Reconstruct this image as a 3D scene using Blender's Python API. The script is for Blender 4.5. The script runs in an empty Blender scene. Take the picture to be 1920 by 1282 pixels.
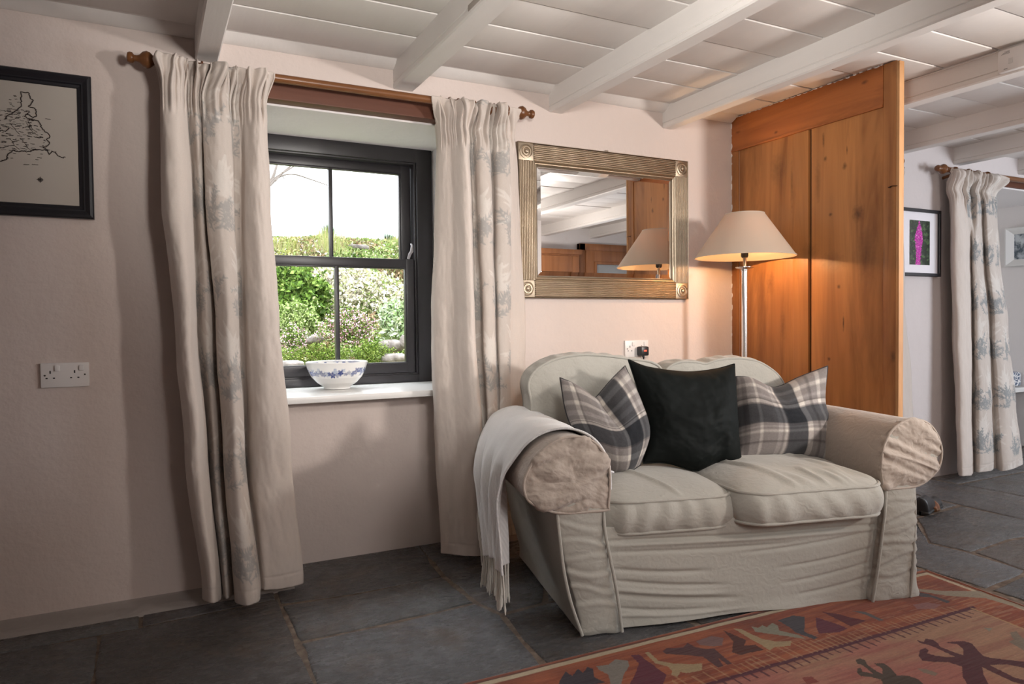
import bpy, bmesh, math, random
import numpy as np
from mathutils import Vector, Matrix
random.seed(4)
RNG = np.random.RandomState(7)
SC = bpy.context.scene
COL = SC.collection
PI = math.pi

# ------------------------------------------------------------------ camera
FPX = 1332.7                       # focal length in pixels of the 1920 px wide frame
YAW, PITCH, ROLL = math.radians(26.969), math.radians(-1.4936), math.radians(-0.5925)
CAM = np.array([0.0, -2.95, 1.02])
fw = np.array([math.sin(YAW)*math.cos(PITCH), math.cos(YAW)*math.cos(PITCH), math.sin(PITCH)])
_r = np.array([math.cos(YAW), -math.sin(YAW), 0.0]); _u = np.cross(_r, fw)
rt = math.cos(ROLL)*_r + math.sin(ROLL)*_u
up = -math.sin(ROLL)*_r + math.cos(ROLL)*_u
cam = bpy.data.cameras.new('camera'); cam.sensor_width = 36; cam.lens = FPX/1920*36
cam.clip_start = 0.02
co = bpy.data.objects.new('camera', cam); COL.objects.link(co)
M = Matrix(((rt[0], up[0], -fw[0], CAM[0]), (rt[1], up[1], -fw[1], CAM[1]), (rt[2], up[2], -fw[2], CAM[2]), (0, 0, 0, 1)))
co.matrix_world = M
SC.camera = co

# measured points: a pixel of the photograph met with a real plane of the room
def ray(px, py): return rt*(px-960)/FPX - up*(py-641)/FPX + fw
def onY(px, py, y=0.0): d = ray(px, py); return CAM + d*(y-CAM[1])/d[1]
def onZ(px, py, z=0.0): d = ray(px, py); return CAM + d*(z-CAM[2])/d[2]
def xat(px, y, z):
    k = (px-960)/FPX
    a = rt - k*fw
    return CAM[0] - (a[1]*(y-CAM[1]) + a[2]*(z-CAM[2]))/a[0]

# ------------------------------------------------------------------ world, lights, exposure
w = bpy.data.worlds.new('world'); SC.world = w; w.use_nodes = True
bg = w.node_tree.nodes['Background']; bg.inputs[0].default_value = (0.93, 0.97, 1.0, 1); bg.inputs[1].default_value = 4.0
def light(name, kind, loc, power, color, size=0.1, target=None, size_y=None, spot=None, spread=None):
    l = bpy.data.lights.new(name, kind); l.energy = power; l.color = color
    if kind == 'AREA':
        l.size = size
        if size_y: l.shape = 'RECTANGLE'; l.size_y = size_y
        if spread: l.spread = spread
    else: l.shadow_soft_size = size
    if spot: l.spot_size = spot; l.spot_blend = 0.6
    o = bpy.data.objects.new(name, l); COL.objects.link(o); o.location = loc
    if target is not None:
        o.rotation_euler = (Vector(target)-Vector(loc)).to_track_quat('-Z', 'Y').to_euler()
    return o
light('studio_flash', 'POINT', (3.3, -3.1, 1.47), 40, (1.0, 0.92, 0.86), 0.10)
light('studio_flash_beam', 'SPOT', (3.3, -3.1, 1.47), 192, (1.0, 0.92, 0.86), 0.10, (2.0, 0, 1.5), spot=math.radians(66))
light('bounce_flash', 'SPOT', (0.74, -2.15, 1.70), 92, (1.0, 0.95, 0.90), 0.15, (1.2, -.7, 2.1), spot=math.radians(105))
light('ceiling_flash', 'SPOT', (2.7, -3.0, 1.35), 34, (1.0, 0.94, 0.89), 0.15, (2.6, -2.75, 2.13), spot=math.radians(110))
light('fill_flash', 'SPOT', (1.2, -3.3, 1.35), 72, (1.0, 0.95, 0.92), 0.30, (1.4, -.6, .5), spot=math.radians(58))
light('lamp_bulb_light', 'POINT', (2.62, -0.34, 1.40), 46, (1.0, 0.56, 0.25), 0.03)
light('recess_fill_light', 'AREA', (0.8, 1.35, 2.75), 130, (0.93, 0.97, 1.0), 1.3, (0.8, .30, .72), size_y=.9)  # added area lamp outside, brightens the sill and the recess soffit
light('far_fill_light', 'AREA', (5.6, -3.0, 1.25), 62, (0.84, 0.91, 1.0), 0.9, (4.4, -0.2, 1.3))  # added cool fill lamp inside the room, lifts the far end
vs = SC.view_settings
SC.display_settings.display_device = 'sRGB'
vs.view_transform = 'Standard'; vs.look = 'None'; vs.gamma = 1; vs.exposure = 0.0
try: vs.use_curve_mapping = False
except Exception: pass

# ------------------------------------------------------------------ numpy noise
def _h(ix, iy, iz):
    n = (ix*374761393 + iy*668265263 + iz*2147483647 + 1013904223) & 0xffffffff
    n = ((n ^ (n >> 13))*1274126177) & 0xffffffff
    n = ((n ^ (n >> 16))*2246822519) & 0xffffffff
    return ((n ^ (n >> 15)) & 0xffff)/65535.0
def vn(x, y, z=0.0):
    x, y, z = np.broadcast_arrays(np.asarray(x, float), np.asarray(y, float), np.asarray(z, float))
    ix, iy, iz = np.floor(x).astype(np.int64), np.floor(y).astype(np.int64), np.floor(z).astype(np.int64)
    fx, fy, fz = x-ix, y-iy, z-iz
    fx, fy, fz = fx*fx*(3-2*fx), fy*fy*(3-2*fy), fz*fz*(3-2*fz)
    r = 0
    for a in (0, 1):
        for b in (0, 1):
            for c in (0, 1):
                r = r + _h(ix+a, iy+b, iz+c)*(fx if a else 1-fx)*(fy if b else 1-fy)*(fz if c else 1-fz)
    return r
def fbm(x, y, z=0.0, o=4):
    r, a, s = 0, 0.5, 0
    for i in range(o):
        r = r + a*vn(np.asarray(x)*2**i+17.3*i, np.asarray(y)*2**i+5.1*i, np.asarray(z)*2**i); s += a; a *= .5
    return r/s
def ss(a, b, x):
    t = np.clip((np.asarray(x, float)-a)/(b-a), 0, 1); return t*t*(3-2*t)

# ------------------------------------------------------------------ objects
def tag(o, label=None, cat=None, group=None, kind=None):
    if label: o['label'] = label
    if cat: o['category'] = cat
    if group: o['group'] = group
    if kind: o['kind'] = kind
    return o
def empty(name, loc, label, cat, rz=0.0, group=None):
    o = bpy.data.objects.new(name, None); COL.objects.link(o); o.location = loc; o.rotation_euler = (0, 0, rz)
    o.empty_display_size = .05
    return tag(o, label, cat, group)
def mesh(name, V, F, mat=None, parent=None, smooth=True, col=None, label=None):
    V = np.asarray(V, float).reshape(-1, 3)
    me = bpy.data.meshes.new(name)
    me.from_pydata([tuple(v) for v in V], [], [tuple(int(i) for i in f) for f in F])
    if smooth: me.polygons.foreach_set('use_smooth', np.ones(len(me.polygons), bool))
    if col is not None:
        c = np.ones((len(V), 4), np.float32); c[:, :3] = np.asarray(col).reshape(-1, 3)
        at = me.color_attributes.new('Col', 'FLOAT_COLOR', 'POINT'); at.data.foreach_set('color', c.ravel())
    me.update()
    o = bpy.data.objects.new(name, me); COL.objects.link(o)
    if mat: me.materials.append(mat)
    if parent is not None: o.parent = parent
    if label: o['label'] = label
    return o
def gridF(n, m, cu=False, cv=False, off=0):
    i = np.arange(n if cu else n-1); j = np.arange(m if cv else m-1)
    I, J = np.meshgrid(i, j, indexing='ij'); I2, J2 = (I+1) % n, (J+1) % m
    return (np.stack([I*m+J, I2*m+J, I2*m+J2, I*m+J2], -1).reshape(-1, 4)+off).tolist()
def grid(name, P, mat, parent=None, cu=False, cv=False, col=None, solid=0.0, smooth=True, label=None, flip=False):
    n, m = P.shape[:2]
    F = gridF(n, m, cu, cv)
    if flip: F = [f[::-1] for f in F]
    o = mesh(name, P, F, mat, parent, smooth, col, label)
    if solid:
        md = o.modifiers.new('solid', 'SOLIDIFY'); md.thickness = solid; md.offset = 0
    return o
class MB:
    def __init__(s): s.V = []; s.F = []; s.n = 0
    def add(s, V, F):
        V = np.asarray(V, float).reshape(-1, 3); s.V.append(V); s.F += [tuple(int(i)+s.n for i in f) for f in F]; s.n += len(V); return s
    def box(s, a, b, rot=None, bev=0.0):
        a = np.array(a, float); b = np.array(b, float)
        if bev:
            bm = bmesh.new(); bmesh.ops.create_cube(bm, size=1)
            for v in bm.verts: v.co = Vector(((v.co.x+.5)*(b[0]-a[0])+a[0], (v.co.y+.5)*(b[1]-a[1])+a[1], (v.co.z+.5)*(b[2]-a[2])+a[2]))
            bmesh.ops.bevel(bm, geom=bm.edges[:], offset=bev, segments=2, profile=.6, affect='EDGES')
            bm.verts.index_update()
            V = [tuple(v.co) for v in bm.verts]; F = [[v.index for v in f.verts] for f in bm.faces]; bm.free()
            return s.add(V, F)
        V = [(x, y, z) for x in (a[0], b[0]) for y in (a[1], b[1]) for z in (a[2], b[2])]
        return s.add(V, [(0, 1, 3, 2), (4, 6, 7, 5), (0, 4, 5, 1), (2, 3, 7, 6), (0, 2, 6, 4), (1, 5, 7, 3)])
    def tube(s, pts, r, n=8, closed=False, caps=True):
        P = np.asarray(pts, float); k = len(P); r = np.broadcast_to(np.asarray(r, float), (k,))
        T = np.roll(P, -1, 0)-np.roll(P, 1, 0) if closed else np.gradient(P, axis=0)
        T /= np.linalg.norm(T, axis=1)[:, None]+1e-12
        nrm = np.cross(T[0], [0, 0, 1.0])
        if np.linalg.norm(nrm) < 1e-3: nrm = np.cross(T[0], [1.0, 0, 0])
        out = []
        for i in range(k):
            nrm = nrm-T[i]*(nrm@T[i]); nrm /= np.linalg.norm(nrm)+1e-12
            b = np.cross(T[i], nrm)
            a = np.arange(n)*2*PI/n
            out.append(P[i]+r[i]*(np.cos(a)[:, None]*nrm+np.sin(a)[:, None]*b))
        V = np.concatenate(out); F = gridF(k, n, closed, True)
        if caps and not closed: F += [list(range(n))[::-1], [(k-1)*n+i for i in range(n)]]
        return s.add(V, F)
    def lathe(s, prof, c=(0, 0, 0), n=40, axis='z', sc=(1, 1, 1)):
        a = np.arange(n)*2*PI/n; V = []
        for r, h in prof:
            q = np.stack([r*np.cos(a), r*np.sin(a), np.full(n, h)], 1)
            if axis == 'x': q = q[:, [2, 0, 1]]
            if axis == 'y': q = q[:, [1, 2, 0]]
            V.append(q*np.array(sc)+np.array(c))
        F = gridF(len(prof), n, False, True)
        return s.add(np.concatenate(V), F)
    def build(s, name, mat, parent=None, smooth=False, label=None):
        V = np.concatenate(s.V)
        o = mesh(name, V, s.F, mat, parent, smooth, None, label)
        if smooth:
            try:
                o.data.set_sharp_from_angle(angle=math.radians(38))
            except Exception: pass
        return o
def struct(o): o['kind'] = 'structure'; return o

# ------------------------------------------------------------------ materials
def lin(c):
    c = np.asarray(c, float)/255.0
    return tuple(np.where(c <= .04045, c/12.92, ((c+.055)/1.055)**2.4))
class Mt:
    def __init__(s, name, rough=.6, metal=0.0, spec=.5):
        s.m = bpy.data.materials.new(name); s.m.use_nodes = True; s.t = s.m.node_tree
        s.b = s.t.nodes['Principled BSDF']; s.b.inputs['Roughness'].default_value = rough
        s.b.inputs['Metallic'].default_value = metal; s.b.inputs['Specular IOR Level'].default_value = spec
        s.co = s.n('ShaderNodeTexCoord').outputs['Object']
    def n(s, t, **k):
        x = s.t.nodes.new(t)
        for a, b in k.items(): setattr(x, a, b)
        return x
    def l(s, a, b): s.t.links.new(a, b)
    def scale(s, sc, rot=None):
        m = s.n('ShaderNodeMapping'); m.inputs['Scale'].default_value = sc
        if rot: m.inputs['Rotation'].default_value = rot
        s.l(s.co, m.inputs['Vector']); return m.outputs[0]
    def noise(s, scale=5, vec=None, detail=5, rough=.55, dist=0.0):
        x = s.n('ShaderNodeTexNoise'); x.inputs['Scale'].default_value = scale; x.inputs['Detail'].default_value = detail
        x.inputs['Roughness'].default_value = rough; x.inputs['Distortion'].default_value = dist
        s.l(vec or s.co, x.inputs['Vector']); return x.outputs['Fac']
    def ramp(s, fac, stops):
        x = s.n('ShaderNodeValToRGB'); e = x.color_ramp.elements
        while len(e) < len(stops): e.new(.5)
        for i, (p, c) in enumerate(stops): e[i].position = p; e[i].color = (*c, 1)
        s.l(fac, x.inputs[0]); return x.outputs[0]
    def mix(s, a, b, fac, mode='MIX'):
        x = s.n('ShaderNodeMix', data_type='RGBA', blend_type=mode)
        for v, i in ((fac, 0), (a, 6), (b, 7)):
            if hasattr(v, 'is_output') or isinstance(v, bpy.types.NodeSocket): s.l(v, x.inputs[i])
            elif i == 0: x.inputs[0].default_value = v
            else: x.inputs[i].default_value = (*v, 1)
        return x.outputs[2]
    def math(s, op, a, b=None, c=None):
        x = s.n('ShaderNodeMath', operation=op)
        for i, v in enumerate((a, b, c)):
            if v is None: continue
            if isinstance(v, bpy.types.NodeSocket): s.l(v, x.inputs[i])
            else: x.inputs[i].default_value = v
        return x.outputs[0]
    def color(s, c):
        if isinstance(c, bpy.types.NodeSocket): s.l(c, s.b.inputs['Base Color'])
        else: s.b.inputs['Base Color'].default_value = (*c, 1)
        return s
    def bump(s, h, strength=.3, dist=.01):
        x = s.n('ShaderNodeBump'); x.inputs['Strength'].default_value = strength; x.inputs['Distance'].default_value = dist
        s.l(h, x.inputs['Height'])
        prev = s.b.inputs['Normal'].links
        if prev: s.l(prev[0].from_socket, x.inputs['Normal'])
        s.l(x.outputs[0], s.b.inputs['Normal']); return s
    def attr(s):
        x = s.n('ShaderNodeAttribute'); x.attribute_name = 'Col'; return x.outputs['Color']

def plain(name, c, rough=.5, metal=0.0, spec=.5): return Mt(name, rough, metal, spec).color(c).m
def plaster(name, c, b=.35):
    m = Mt(name, .85, spec=.25)
    n1 = m.noise(1.6, detail=3); n2 = m.noise(90, detail=3); n3 = m.noise(9, detail=4)
    m.color(m.mix(c, tuple(x*.93 for x in c), n1))
    m.bump(n3, b, .02); m.bump(n2, b, .002); return m.m
def paintwood(name, c):
    m = Mt(name, .45, spec=.4)
    n1 = m.noise(14, m.scale((1, .12, 1)), detail=6); n2 = m.noise(60, m.scale((1, .1, 1)))
    m.color(m.mix(c, tuple(x*.9 for x in c), n1)); m.bump(n2, .25, .002); m.bump(m.noise(5), .25, .01); return m.m
def woodmat(name, dark, light_, axis='z', sc=1.0, rough=.45, spots=()):
    m = Mt(name, rough, spec=.4)
    s3 = {'z': (1, 1, .07), 'x': (.07, 1, 1), 'y': (1, .07, 1)}[axis]
    v = m.scale(tuple(q*sc for q in s3))
    a = m.noise(9, v, 4, .6, 1.2); b = m.noise(45, v, 6, .6, .3); c = m.noise(2.2, m.scale((1, 1, .35)), 3)
    base = m.ramp(a, [(.3, light_), (.62, tuple((x+y)/2 for x, y in zip(dark, light_))), (.78, dark)])
    base = m.mix(base, tuple(x*.75 for x in light_), m.math('MULTIPLY', b, .35))
    base = m.mix(base, dark, m.math('MULTIPLY', m.ramp(c, [(.46, (0, 0, 0)), (.70, (1, 1, 1))]), .62))
    g2 = m.noise(3.0, m.scale(tuple(q*1.0 for q in {'z': (1, 1, .22), 'x': (.22, 1, 1), 'y': (1, .22, 1)}[axis])), 6, .7, .6)
    base = m.mix(base, tuple(x*.55 for x in dark), m.math('MULTIPLY', m.ramp(g2, [(.52, (0, 0, 0)), (.68, (1, 1, 1))]), .50))
    for (p, r, k) in spots:
        mp = m.n('ShaderNodeMapping'); mp.inputs['Location'].default_value = tuple(-p[i]/r[i] for i in range(3))
        mp.inputs['Scale'].default_value = tuple(1/q for q in r)
        m.l(m.co, mp.inputs['Vector'])
        ln = m.n('ShaderNodeVectorMath', operation='LENGTH'); m.l(mp.outputs[0], ln.inputs[0])
        d = m.math('ADD', ln.outputs['Value'], m.math('MULTIPLY', m.noise(60, detail=3), .9 if k > .0 else 0))
        f = m.math('MULTIPLY', m.math('MAXIMUM', m.math('MINIMUM', m.math('SUBTRACT', 1.45, d), 1.0), 0.0), k)
        f = m.math('MAXIMUM', m.math('MINIMUM', f, 1.0), 0.0)
        base = m.mix(base, (.035, .014, .007), f)
    m.color(base); m.bump(b, .25, .002); return m.m
def fabric(name, c, c2=None, weave=900, damask=0.0, rough=.95, bumpk=.25, sheen=.25):
    m = Mt(name, rough, spec=.15)
    n1 = m.noise(4, detail=4); n2 = m.noise(weave*.5, detail=2)
    col = c if isinstance(c, bpy.types.NodeSocket) else m.mix(c, c2 or tuple(x*.86 for x in c), n1)
    col = m.mix(col, (0, 0, 0), m.math('MULTIPLY', n2, .18))
    m.color(col); m.b.inputs['Sheen Weight'].default_value = sheen
    m.bump(m.noise(weave, detail=1), bumpk, .0008)
    if damask:
        v = m.n('ShaderNodeTexWave', wave_type='RINGS'); v.inputs['Scale'].default_value = 9; v.inputs['Distortion'].default_value = 14
        v.inputs['Detail'].default_value = 3; v.inputs['Detail Scale'].default_value = 2.2; m.l(m.co, v.inputs['Vector'])
        m.bump(v.outputs['Fac'], damask, .0035)
    return m.m
def colfabric(name, weave=700, rough=.95, bumpk=.25, noise_amt=.2, sheen=.2):
    m = Mt(name, rough, spec=.15)
    n2 = m.noise(weave*.4, detail=2)
    m.color(m.mix(m.attr(), (0, 0, 0), m.math('MULTIPLY', n2, noise_amt)))
    m.b.inputs['Sheen Weight'].default_value = sheen
    m.bump(m.noise(weave, detail=1), bumpk, .001); return m.m

W_PINK = plaster('wall plaster', (.65, .56, .515))
W_WHITE = plaster('reveal plaster', (.83, .79, .78), .25)
CEIL = paintwood('painted boards', (.78, .745, .715))
BEAMM = paintwood('painted beam', (.80, .77, .74))
SILLM = plain('white gloss sill', (.80, .79, .77), .3)
BROWNFR = plain('dark brown window paint', (.024, .021, .024), .36)
GLASS = Mt('window glass', 0.0); GLASS.color((1, 1, 1)); GLASS.b.inputs['Transmission Weight'].default_value = 1; GLASS.b.inputs['IOR'].default_value = 1.05; GLASS = GLASS.m
POLE = woodmat('varnished rod wood', (.09, .032, .012), (.23, .095, .035), 'x', 1, .3)
LINT = woodmat('lintel wood', (.055, .018, .010), (.15, .048, .022), 'x', 1, .5)
CHROME = plain('brushed chrome', (.75, .75, .76), .22, 1.0)
WHITEP = plain('white plastic', (.74, .71, .69), .35)
BLACKP = plain('black plastic', (.015, .015, .017), .35)
# ------------------------------------------------------------------ room shell
# outer wall with the window (y 0 = its inner face), lintel, recessed apron
WX0, WX1 = .27, 1.34
b = MB()
b.box((-1.7, 0, 0), (WX0, .62, 2.15))
b.box((WX1, 0, 0), (2.875, .62, 2.15))
b.box((WX0, 0, 1.918), (WX1, .62, 2.15))
b.box((WX0, .150, 0), (WX1, .62, .700))
struct(b.build('wall_back', W_PINK))
b = MB(); b.box((2.875, -.11, 0), (4.86, .62, 2.15)); b.box((4.86, -.11, 1.93), (6.2, .62, 2.15))
struct(b.build('wall_far', plaster('far wall plaster', (.66, .60, .585))))
# lining of the window recess
b = MB()
b.box((WX0-.001, .004, .73), (WX0+.012, .60, 1.918)); b.box((WX1-.030, .004, .73), (WX1+.001, .60, 1.918)); b.box((WX0, .06, 1.908), (WX1, .60, 1.921))
struct(b.build('wall_recess', W_WHITE))
b = MB(); b.box((4.86, -.1, 1.915), (6.2, .62, 1.93)); b.box((4.84, -.108, 0), (4.862, .62, 1.93))
struct(b.build('wall_alcove', W_WHITE))
b = MB(); b.box((-1.75, -4.35, 0), (6.25, -4.2, 2.15)); struct(b.build('wall_front', W_WHITE))
b = MB(); b.box((-1.75, -4.3, 0), (-1.6, .62, 2.15)); struct(b.build('wall_left', W_PINK))
# right wall with alcove end window
b = MB(); b.box((6.2, -4.3, 0), (6.35, 1.9, 2.15)); struct(b.build('wall_right', W_WHITE))
b = MB(); b.box((4.86, 1.75, 0), (6.2, 1.9, .8)); b.box((4.86, 1.75, 1.75), (6.2, 1.9, 2.15)); b.box((4.86, 1.75, .8), (5.0, 1.9, 1.75)); b.box((6.05, 1.75, .8), (6.2, 1.9, 1.75))
b.box((4.70, .6, 0), (4.86, 1.9, 2.15)); b.box((4.86, .6, 1.93), (6.2, 1.9, 2.15))
struct(b.build('wall_end', W_WHITE))
# curb at the foot of the left wall and under the window
s = np.linspace(-1.6, .48, 90)
prof = []
for i, x in enumerate(s):
    d = .132+.016*(fbm(x*4, .5)-.5)
    prof.append([(x, .0, .020), (x, -.012, .012), (x, -d*.5, .009), (x, -d*.93, .006), (x, -d, -.004)])
struct(grid('baseboard_left', np.array(prof), plaster('grey curb plaster', (.33, .295, .275), .6)))

# floor: slate flagstones over mortar
def slate():
    m = Mt('slate flagstones', .5, spec=.55)
    info = m.attr()
    a = m.noise(3.0, detail=6, rough=.65, dist=.8); b_ = m.noise(16, m.scale((1, 2.6, 1), (0, 0, .5)), detail=8, rough=.7); c_ = m.noise(220, detail=2)
    base = m.ramp(a, [(.25, (.036, .034, .033)), (.5, (.085, .084, .086)), (.78, (.19, .19, .20))])
    base = m.mix(base, info, .55)
    base = m.mix(base, (.11, .075, .05), m.math('MULTIPLY', m.ramp(m.noise(4.5, detail=6, rough=.65), [(.50, (0, 0, 0)), (.68, (1, 1, 1))]), .55))
    base = m.mix(base, (.2, .2, .2), m.math('MULTIPLY', m.ramp(c_, [(.62, (0, 0, 0)), (.8, (1, 1, 1))]), .25))
    m.color(base)
    rr = m.n('ShaderNodeMapRange'); m.l(b_, rr.inputs[0]); rr.inputs[3].default_value = .12; rr.inputs[4].default_value = .42
    m.l(rr.outputs[0], m.b.inputs['Roughness'])
    m.bump(a, .6, .03); m.bump(b_, .75, .016); m.bump(c_, .15, .001); return m.m
def mortar():
    m = Mt('floor mortar', .9, spec=.2)
    m.color(m.ramp(m.noise(30, detail=5), [(.3, (.085, .062, .048)), (.55, (.17, .13, .10)), (.75, (.30, .25, .21))])); m.bump(m.noise(70), .6, .006); return m.m
b = MB(); b.box((-1.7, -4.3, -.06), (6.3, .6, -.0045)); b.box((4.7, .6, -.06), (6.3, 1.9, -.0045)); struct(b.build('floor_mortar', mortar()))
bpy.data.objects['floor_mortar'].name = 'floor'
V, F, Cc = [], [], []
def stone(pts, tint=None):
    """one flagstone from its corner points, edges roughened"""
    P = np.array(pts, float); c = P.mean(0); out = []
    n = len(P)
    for i in range(n):
        a, d = P[i], P[(i+1) % n]; L = np.linalg.norm(d-a); k = max(2, int(L/.035))
        for j in range(k):
            q = a+(d-a)*j/k; nrm = np.array([-(d-a)[1], (d-a)[0]])/max(L, 1e-6)
            q = q + nrm*.012*(fbm(q[0]*9, q[1]*9, 3.3)-.5)*2
            out.append(q)
    Q = np.array(out)
    g = .006
    d = Q-c; Q = c+d*(1-g/np.linalg.norm(d, axis=1)[:, None])
    base = sum(len(v) for v in V); m = len(Q)
    t = RNG.uniform(.6, 1.35)*np.array([.11, .108, .107]) if tint is None else np.array(tint)*np.array([1.95, 1.85, 1.85])
    rings = [(1.0, -.008), (.994, -.0015), (.975, .0)]
    for f, z in rings:
        R_ = c+(Q-c)*f
        V.append(np.c_[R_, np.full(m, z)]); Cc.append(np.tile(t, (m, 1)))
    V.append(np.array([[*c, 0]])); Cc.append(t[None])
    for k in range(2):
        for i in range(m):
            F.append((base+k*m+i, base+k*m+(i+1) % m, base+(k+1)*m+(i+1) % m, base+(k+1)*m+i))
    for i in range(m): F.append((base+2*m+i, base+2*m+(i+1) % m, base+3*m))
def Qr(x0, y0, x1, y1, t=None, j=0.0):
    q = [(x0, y0), (x1, y0), (x1, y1), (x0, y1)]
    stone([(a+random.uniform(-j, j), c_+random.uniform(-j, j)) for a, c_ in q], t)
# stones read off the photograph
stone([(-.17, -.24), (-.165, -1.0), (-1.0, -1.0), (-1.0, -.24)]); Qr(-1.6, -.24, -1.0, -.9); Qr(-1.6, -.12, -.6, -.24); Qr(-.6, -.12, -.05, -.24)
stone([(-.17, -.24), (.405, -.20), (.40, -.62), (.395, -.98), (-.166, -.98)], (.036, .032, .029))
stone([(-.05, -.12), (-.05, -.23), (.40, -.20), (.42, .16), (.3, .2), (.3, -.12)], (.03, .026, .025))
stone([(.41, .18), (1.09, .18), (1.035, -.275), (.66, -.288), (.405, -.25)], (.030, .028, .027))
stone([(.405, -.275), (.66, -.292), (1.035, -.28), (1.041, -.58), (.70, -.605), (.408, -.605)], (.050, .053, .053))
stone([(.408, -.62), (.70, -.615), (1.041, -.59), (1.077, -.725), (1.045, -.942), (1.02, -1.12), (.395, -1.1)], (.062, .066, .070))
stone([(1.09, .16), (1.55, .16), (1.50, -.28), (1.26, -.70), (1.085, -.717), (1.05, -.58), (1.045, -.275)], (.038, .037, .037))
stone([(1.085, -.73), (1.27, -.715), (1.62, -.73), (1.62, -1.3), (1.03, -1.3), (1.05, -.942)], (.045, .047, .048))
Qr(1.56, .0, 2.4, -.34); Qr(2.4, .0, 3.1, -.5); stone([(1.52, -.3), (2.4, -.36), (2.4, -.72), (1.28, -.70)]); Qr(2.4, -.52, 2.8, -1.0)
stone([(3.1, -.11), (3.95, -.11), (3.955, -.449), (3.94, -.60), (3.49, -.64), (3.12, -.52)])
stone([(3.97, -.11), (4.42, -.12), (4.448, -.58), (4.41, -.95), (3.94, -.93), (3.94, -.641), (3.96, -.449)], (.040, .038, .037))
stone([(3.49, -.655), (3.93, -.62), (3.93, -.93), (3.90, -1.10), (3.616, -1.094), (3.518, -1.077), (3.183, -1.10), (3.16, -.94)], (.043, .045, .045))
stone([(2.80, -.52), (3.11, -.53), (3.47, -.65), (3.14, -.94), (3.165, -1.108), (3.13, -1.348), (3.09, -1.36), (2.80, -1.385)], (.052, .055, .058))
stone([(3.19, -1.115), (3.52, -1.09), (3.62, -1.105), (3.95, -1.11), (3.95, -1.6), (3.12, -1.6), (3.14, -1.34)], (.060, .050, .040))
stone([(2.80, -1.40), (3.08, -1.375), (3.11, -1.6), (3.11, -2.0), (2.80, -2.0)], (.04, .042, .043))
for ix, (x0, x1) in enumerate(((4.45, 5.2), (5.2, 6.2))):
    for iy, (y0, y1) in enumerate(((1.7, .9), (.9, .2), (.2, -.29), (-.31, -.9))): Qr(x0, y0, x1, y1, None, .012)
for x0, x1 in ((3.96, 4.6), (4.6, 5.3), (5.3, 6.2)): Qr(x0, -.96, x1, -1.6)
y = -1.35
for k in range(6):
    x = -1.6+(k % 2)*.3-.3; y1 = y-.52
    while x < 6.2:
        x1 = min(6.2, x+random.uniform(.55, .9))
        if not (x1 > 2.7 and y > -1.9): Qr(max(x, -1.6), y, x1, max(y1, -4.2))
        x = x1
    y = y1
Qr(-1.6, -.9, -1.02, -1.33); Qr(-1.0, -1.02, -.17, -1.33); Qr(-.17, -1.0, .39, -1.33); Qr(.4, -1.12, 1.0, -1.33); Qr(1.63, -.74, 2.1, -1.33); Qr(2.1, -.74, 2.39, -1.33); Qr(2.4, -1.0, 2.79, -1.33)
for x0, x1 in ((2.8, 3.6), (3.6, 4.4), (4.4, 5.3), (5.3, 6.2)):
    if x0 > 3: Qr(x0, -1.62, x1, -1.95)
Qr(3.96, -1.0, 3.99, -1.02)
struct(mesh('floor_flagstones', np.concatenate(V), F, slate(), None, True, np.concatenate(Cc)))

# ceiling of wide painted boards running along x, and white beams across
b = MB()
yb = .2
ys = [-.077-.2275*k for k in range(-3, 20)]
for k in range(len(ys)-1):
    a, c_ = ys[k], ys[k+1]
    b.box((-1.7, c_+.004, 2.130+.002*(k % 3)), (6.3, a-.004, 2.160), bev=.004)
b.box((-1.7, -4.4, 2.150), (6.3, .60, 2.19)); b.box((4.7, .60, 2.150), (6.3, 1.9, 2.19))
struct(b.build('ceiling', CEIL, smooth=True))
def beam(x0, x1, zb=2.022, yend=.03):
    w_ = x1-x0; n = 90; yy = np.linspace(-4.25, yend, n); rows = []
    for y_ in yy:
        wob = .006*(fbm(y_*1.3, x0*3)-.5); wz = .008*(fbm(y_*1.1, x0*5, 2)-.5)
        zb_ = zb+wz; a, c_ = x0+wob, x1+wob
        rows.append([(a, y_, 2.15), (a, y_, zb_+.030), (a+.004, y_, zb_+.027), (a, y_, zb_+.023), (a, y_, zb_+.006), (a+.005, y_, zb_), (c_-.005, y_, zb_), (c_, y_, zb_+.006), (c_, y_, zb_+.023), (c_-.004, y_, zb_+.027), (c_, y_, zb_+.030), (c_, y_, 2.15)])
    o = grid('ceiling_beam', np.array(rows), BEAMM, smooth=False)
    return o
bl = [(-1.30, -1.22, 'white painted ceiling beam furthest left beside the side wall'), (-.60, -.52, 'white painted ceiling beam above the framed map'),
      (.172, .252, 'white painted ceiling beam ending above the left window curtain'), (.945, 1.035, 'white painted ceiling beam with a cut notch ending over the window rod'),
      (1.713, 1.785, 'white painted ceiling beam ending above the left corner of the mirror'), (2.392, 2.457, 'white painted ceiling beam ending between mirror and wooden partition'),
      (3.165, 3.245, 'white ceiling beam with the small alarm box on its side'), (4.02, 4.10, 'white flaking ceiling beam above the foxglove picture'),
      (4.68, 4.76, 'white flaking ceiling beam ending above the far curtain rod'), (5.42, 5.50, 'white ceiling beam at far right above the alcove')]
for x0, x1, lab in bl:
    o = beam(x0, x1, yend=(.03 if x1 < 2.9 else -.08)); tag(o, lab, 'beam', 'white ceiling beams')
beam2 = [o for o in bpy.data.objects if o.get('label', '').startswith('white painted ceiling beam with a cut notch')][0]
bm_ = MB(); bm_.box((.9455, -.98, 2.0365), (.952, -.80, 2.058), bev=.001); bm_.build('notch_shade', plain('painted notch shade', (.42, .38, .34), .7), beam2, True)  # darker box on the face; its colour stands in for shade in the notch
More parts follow.
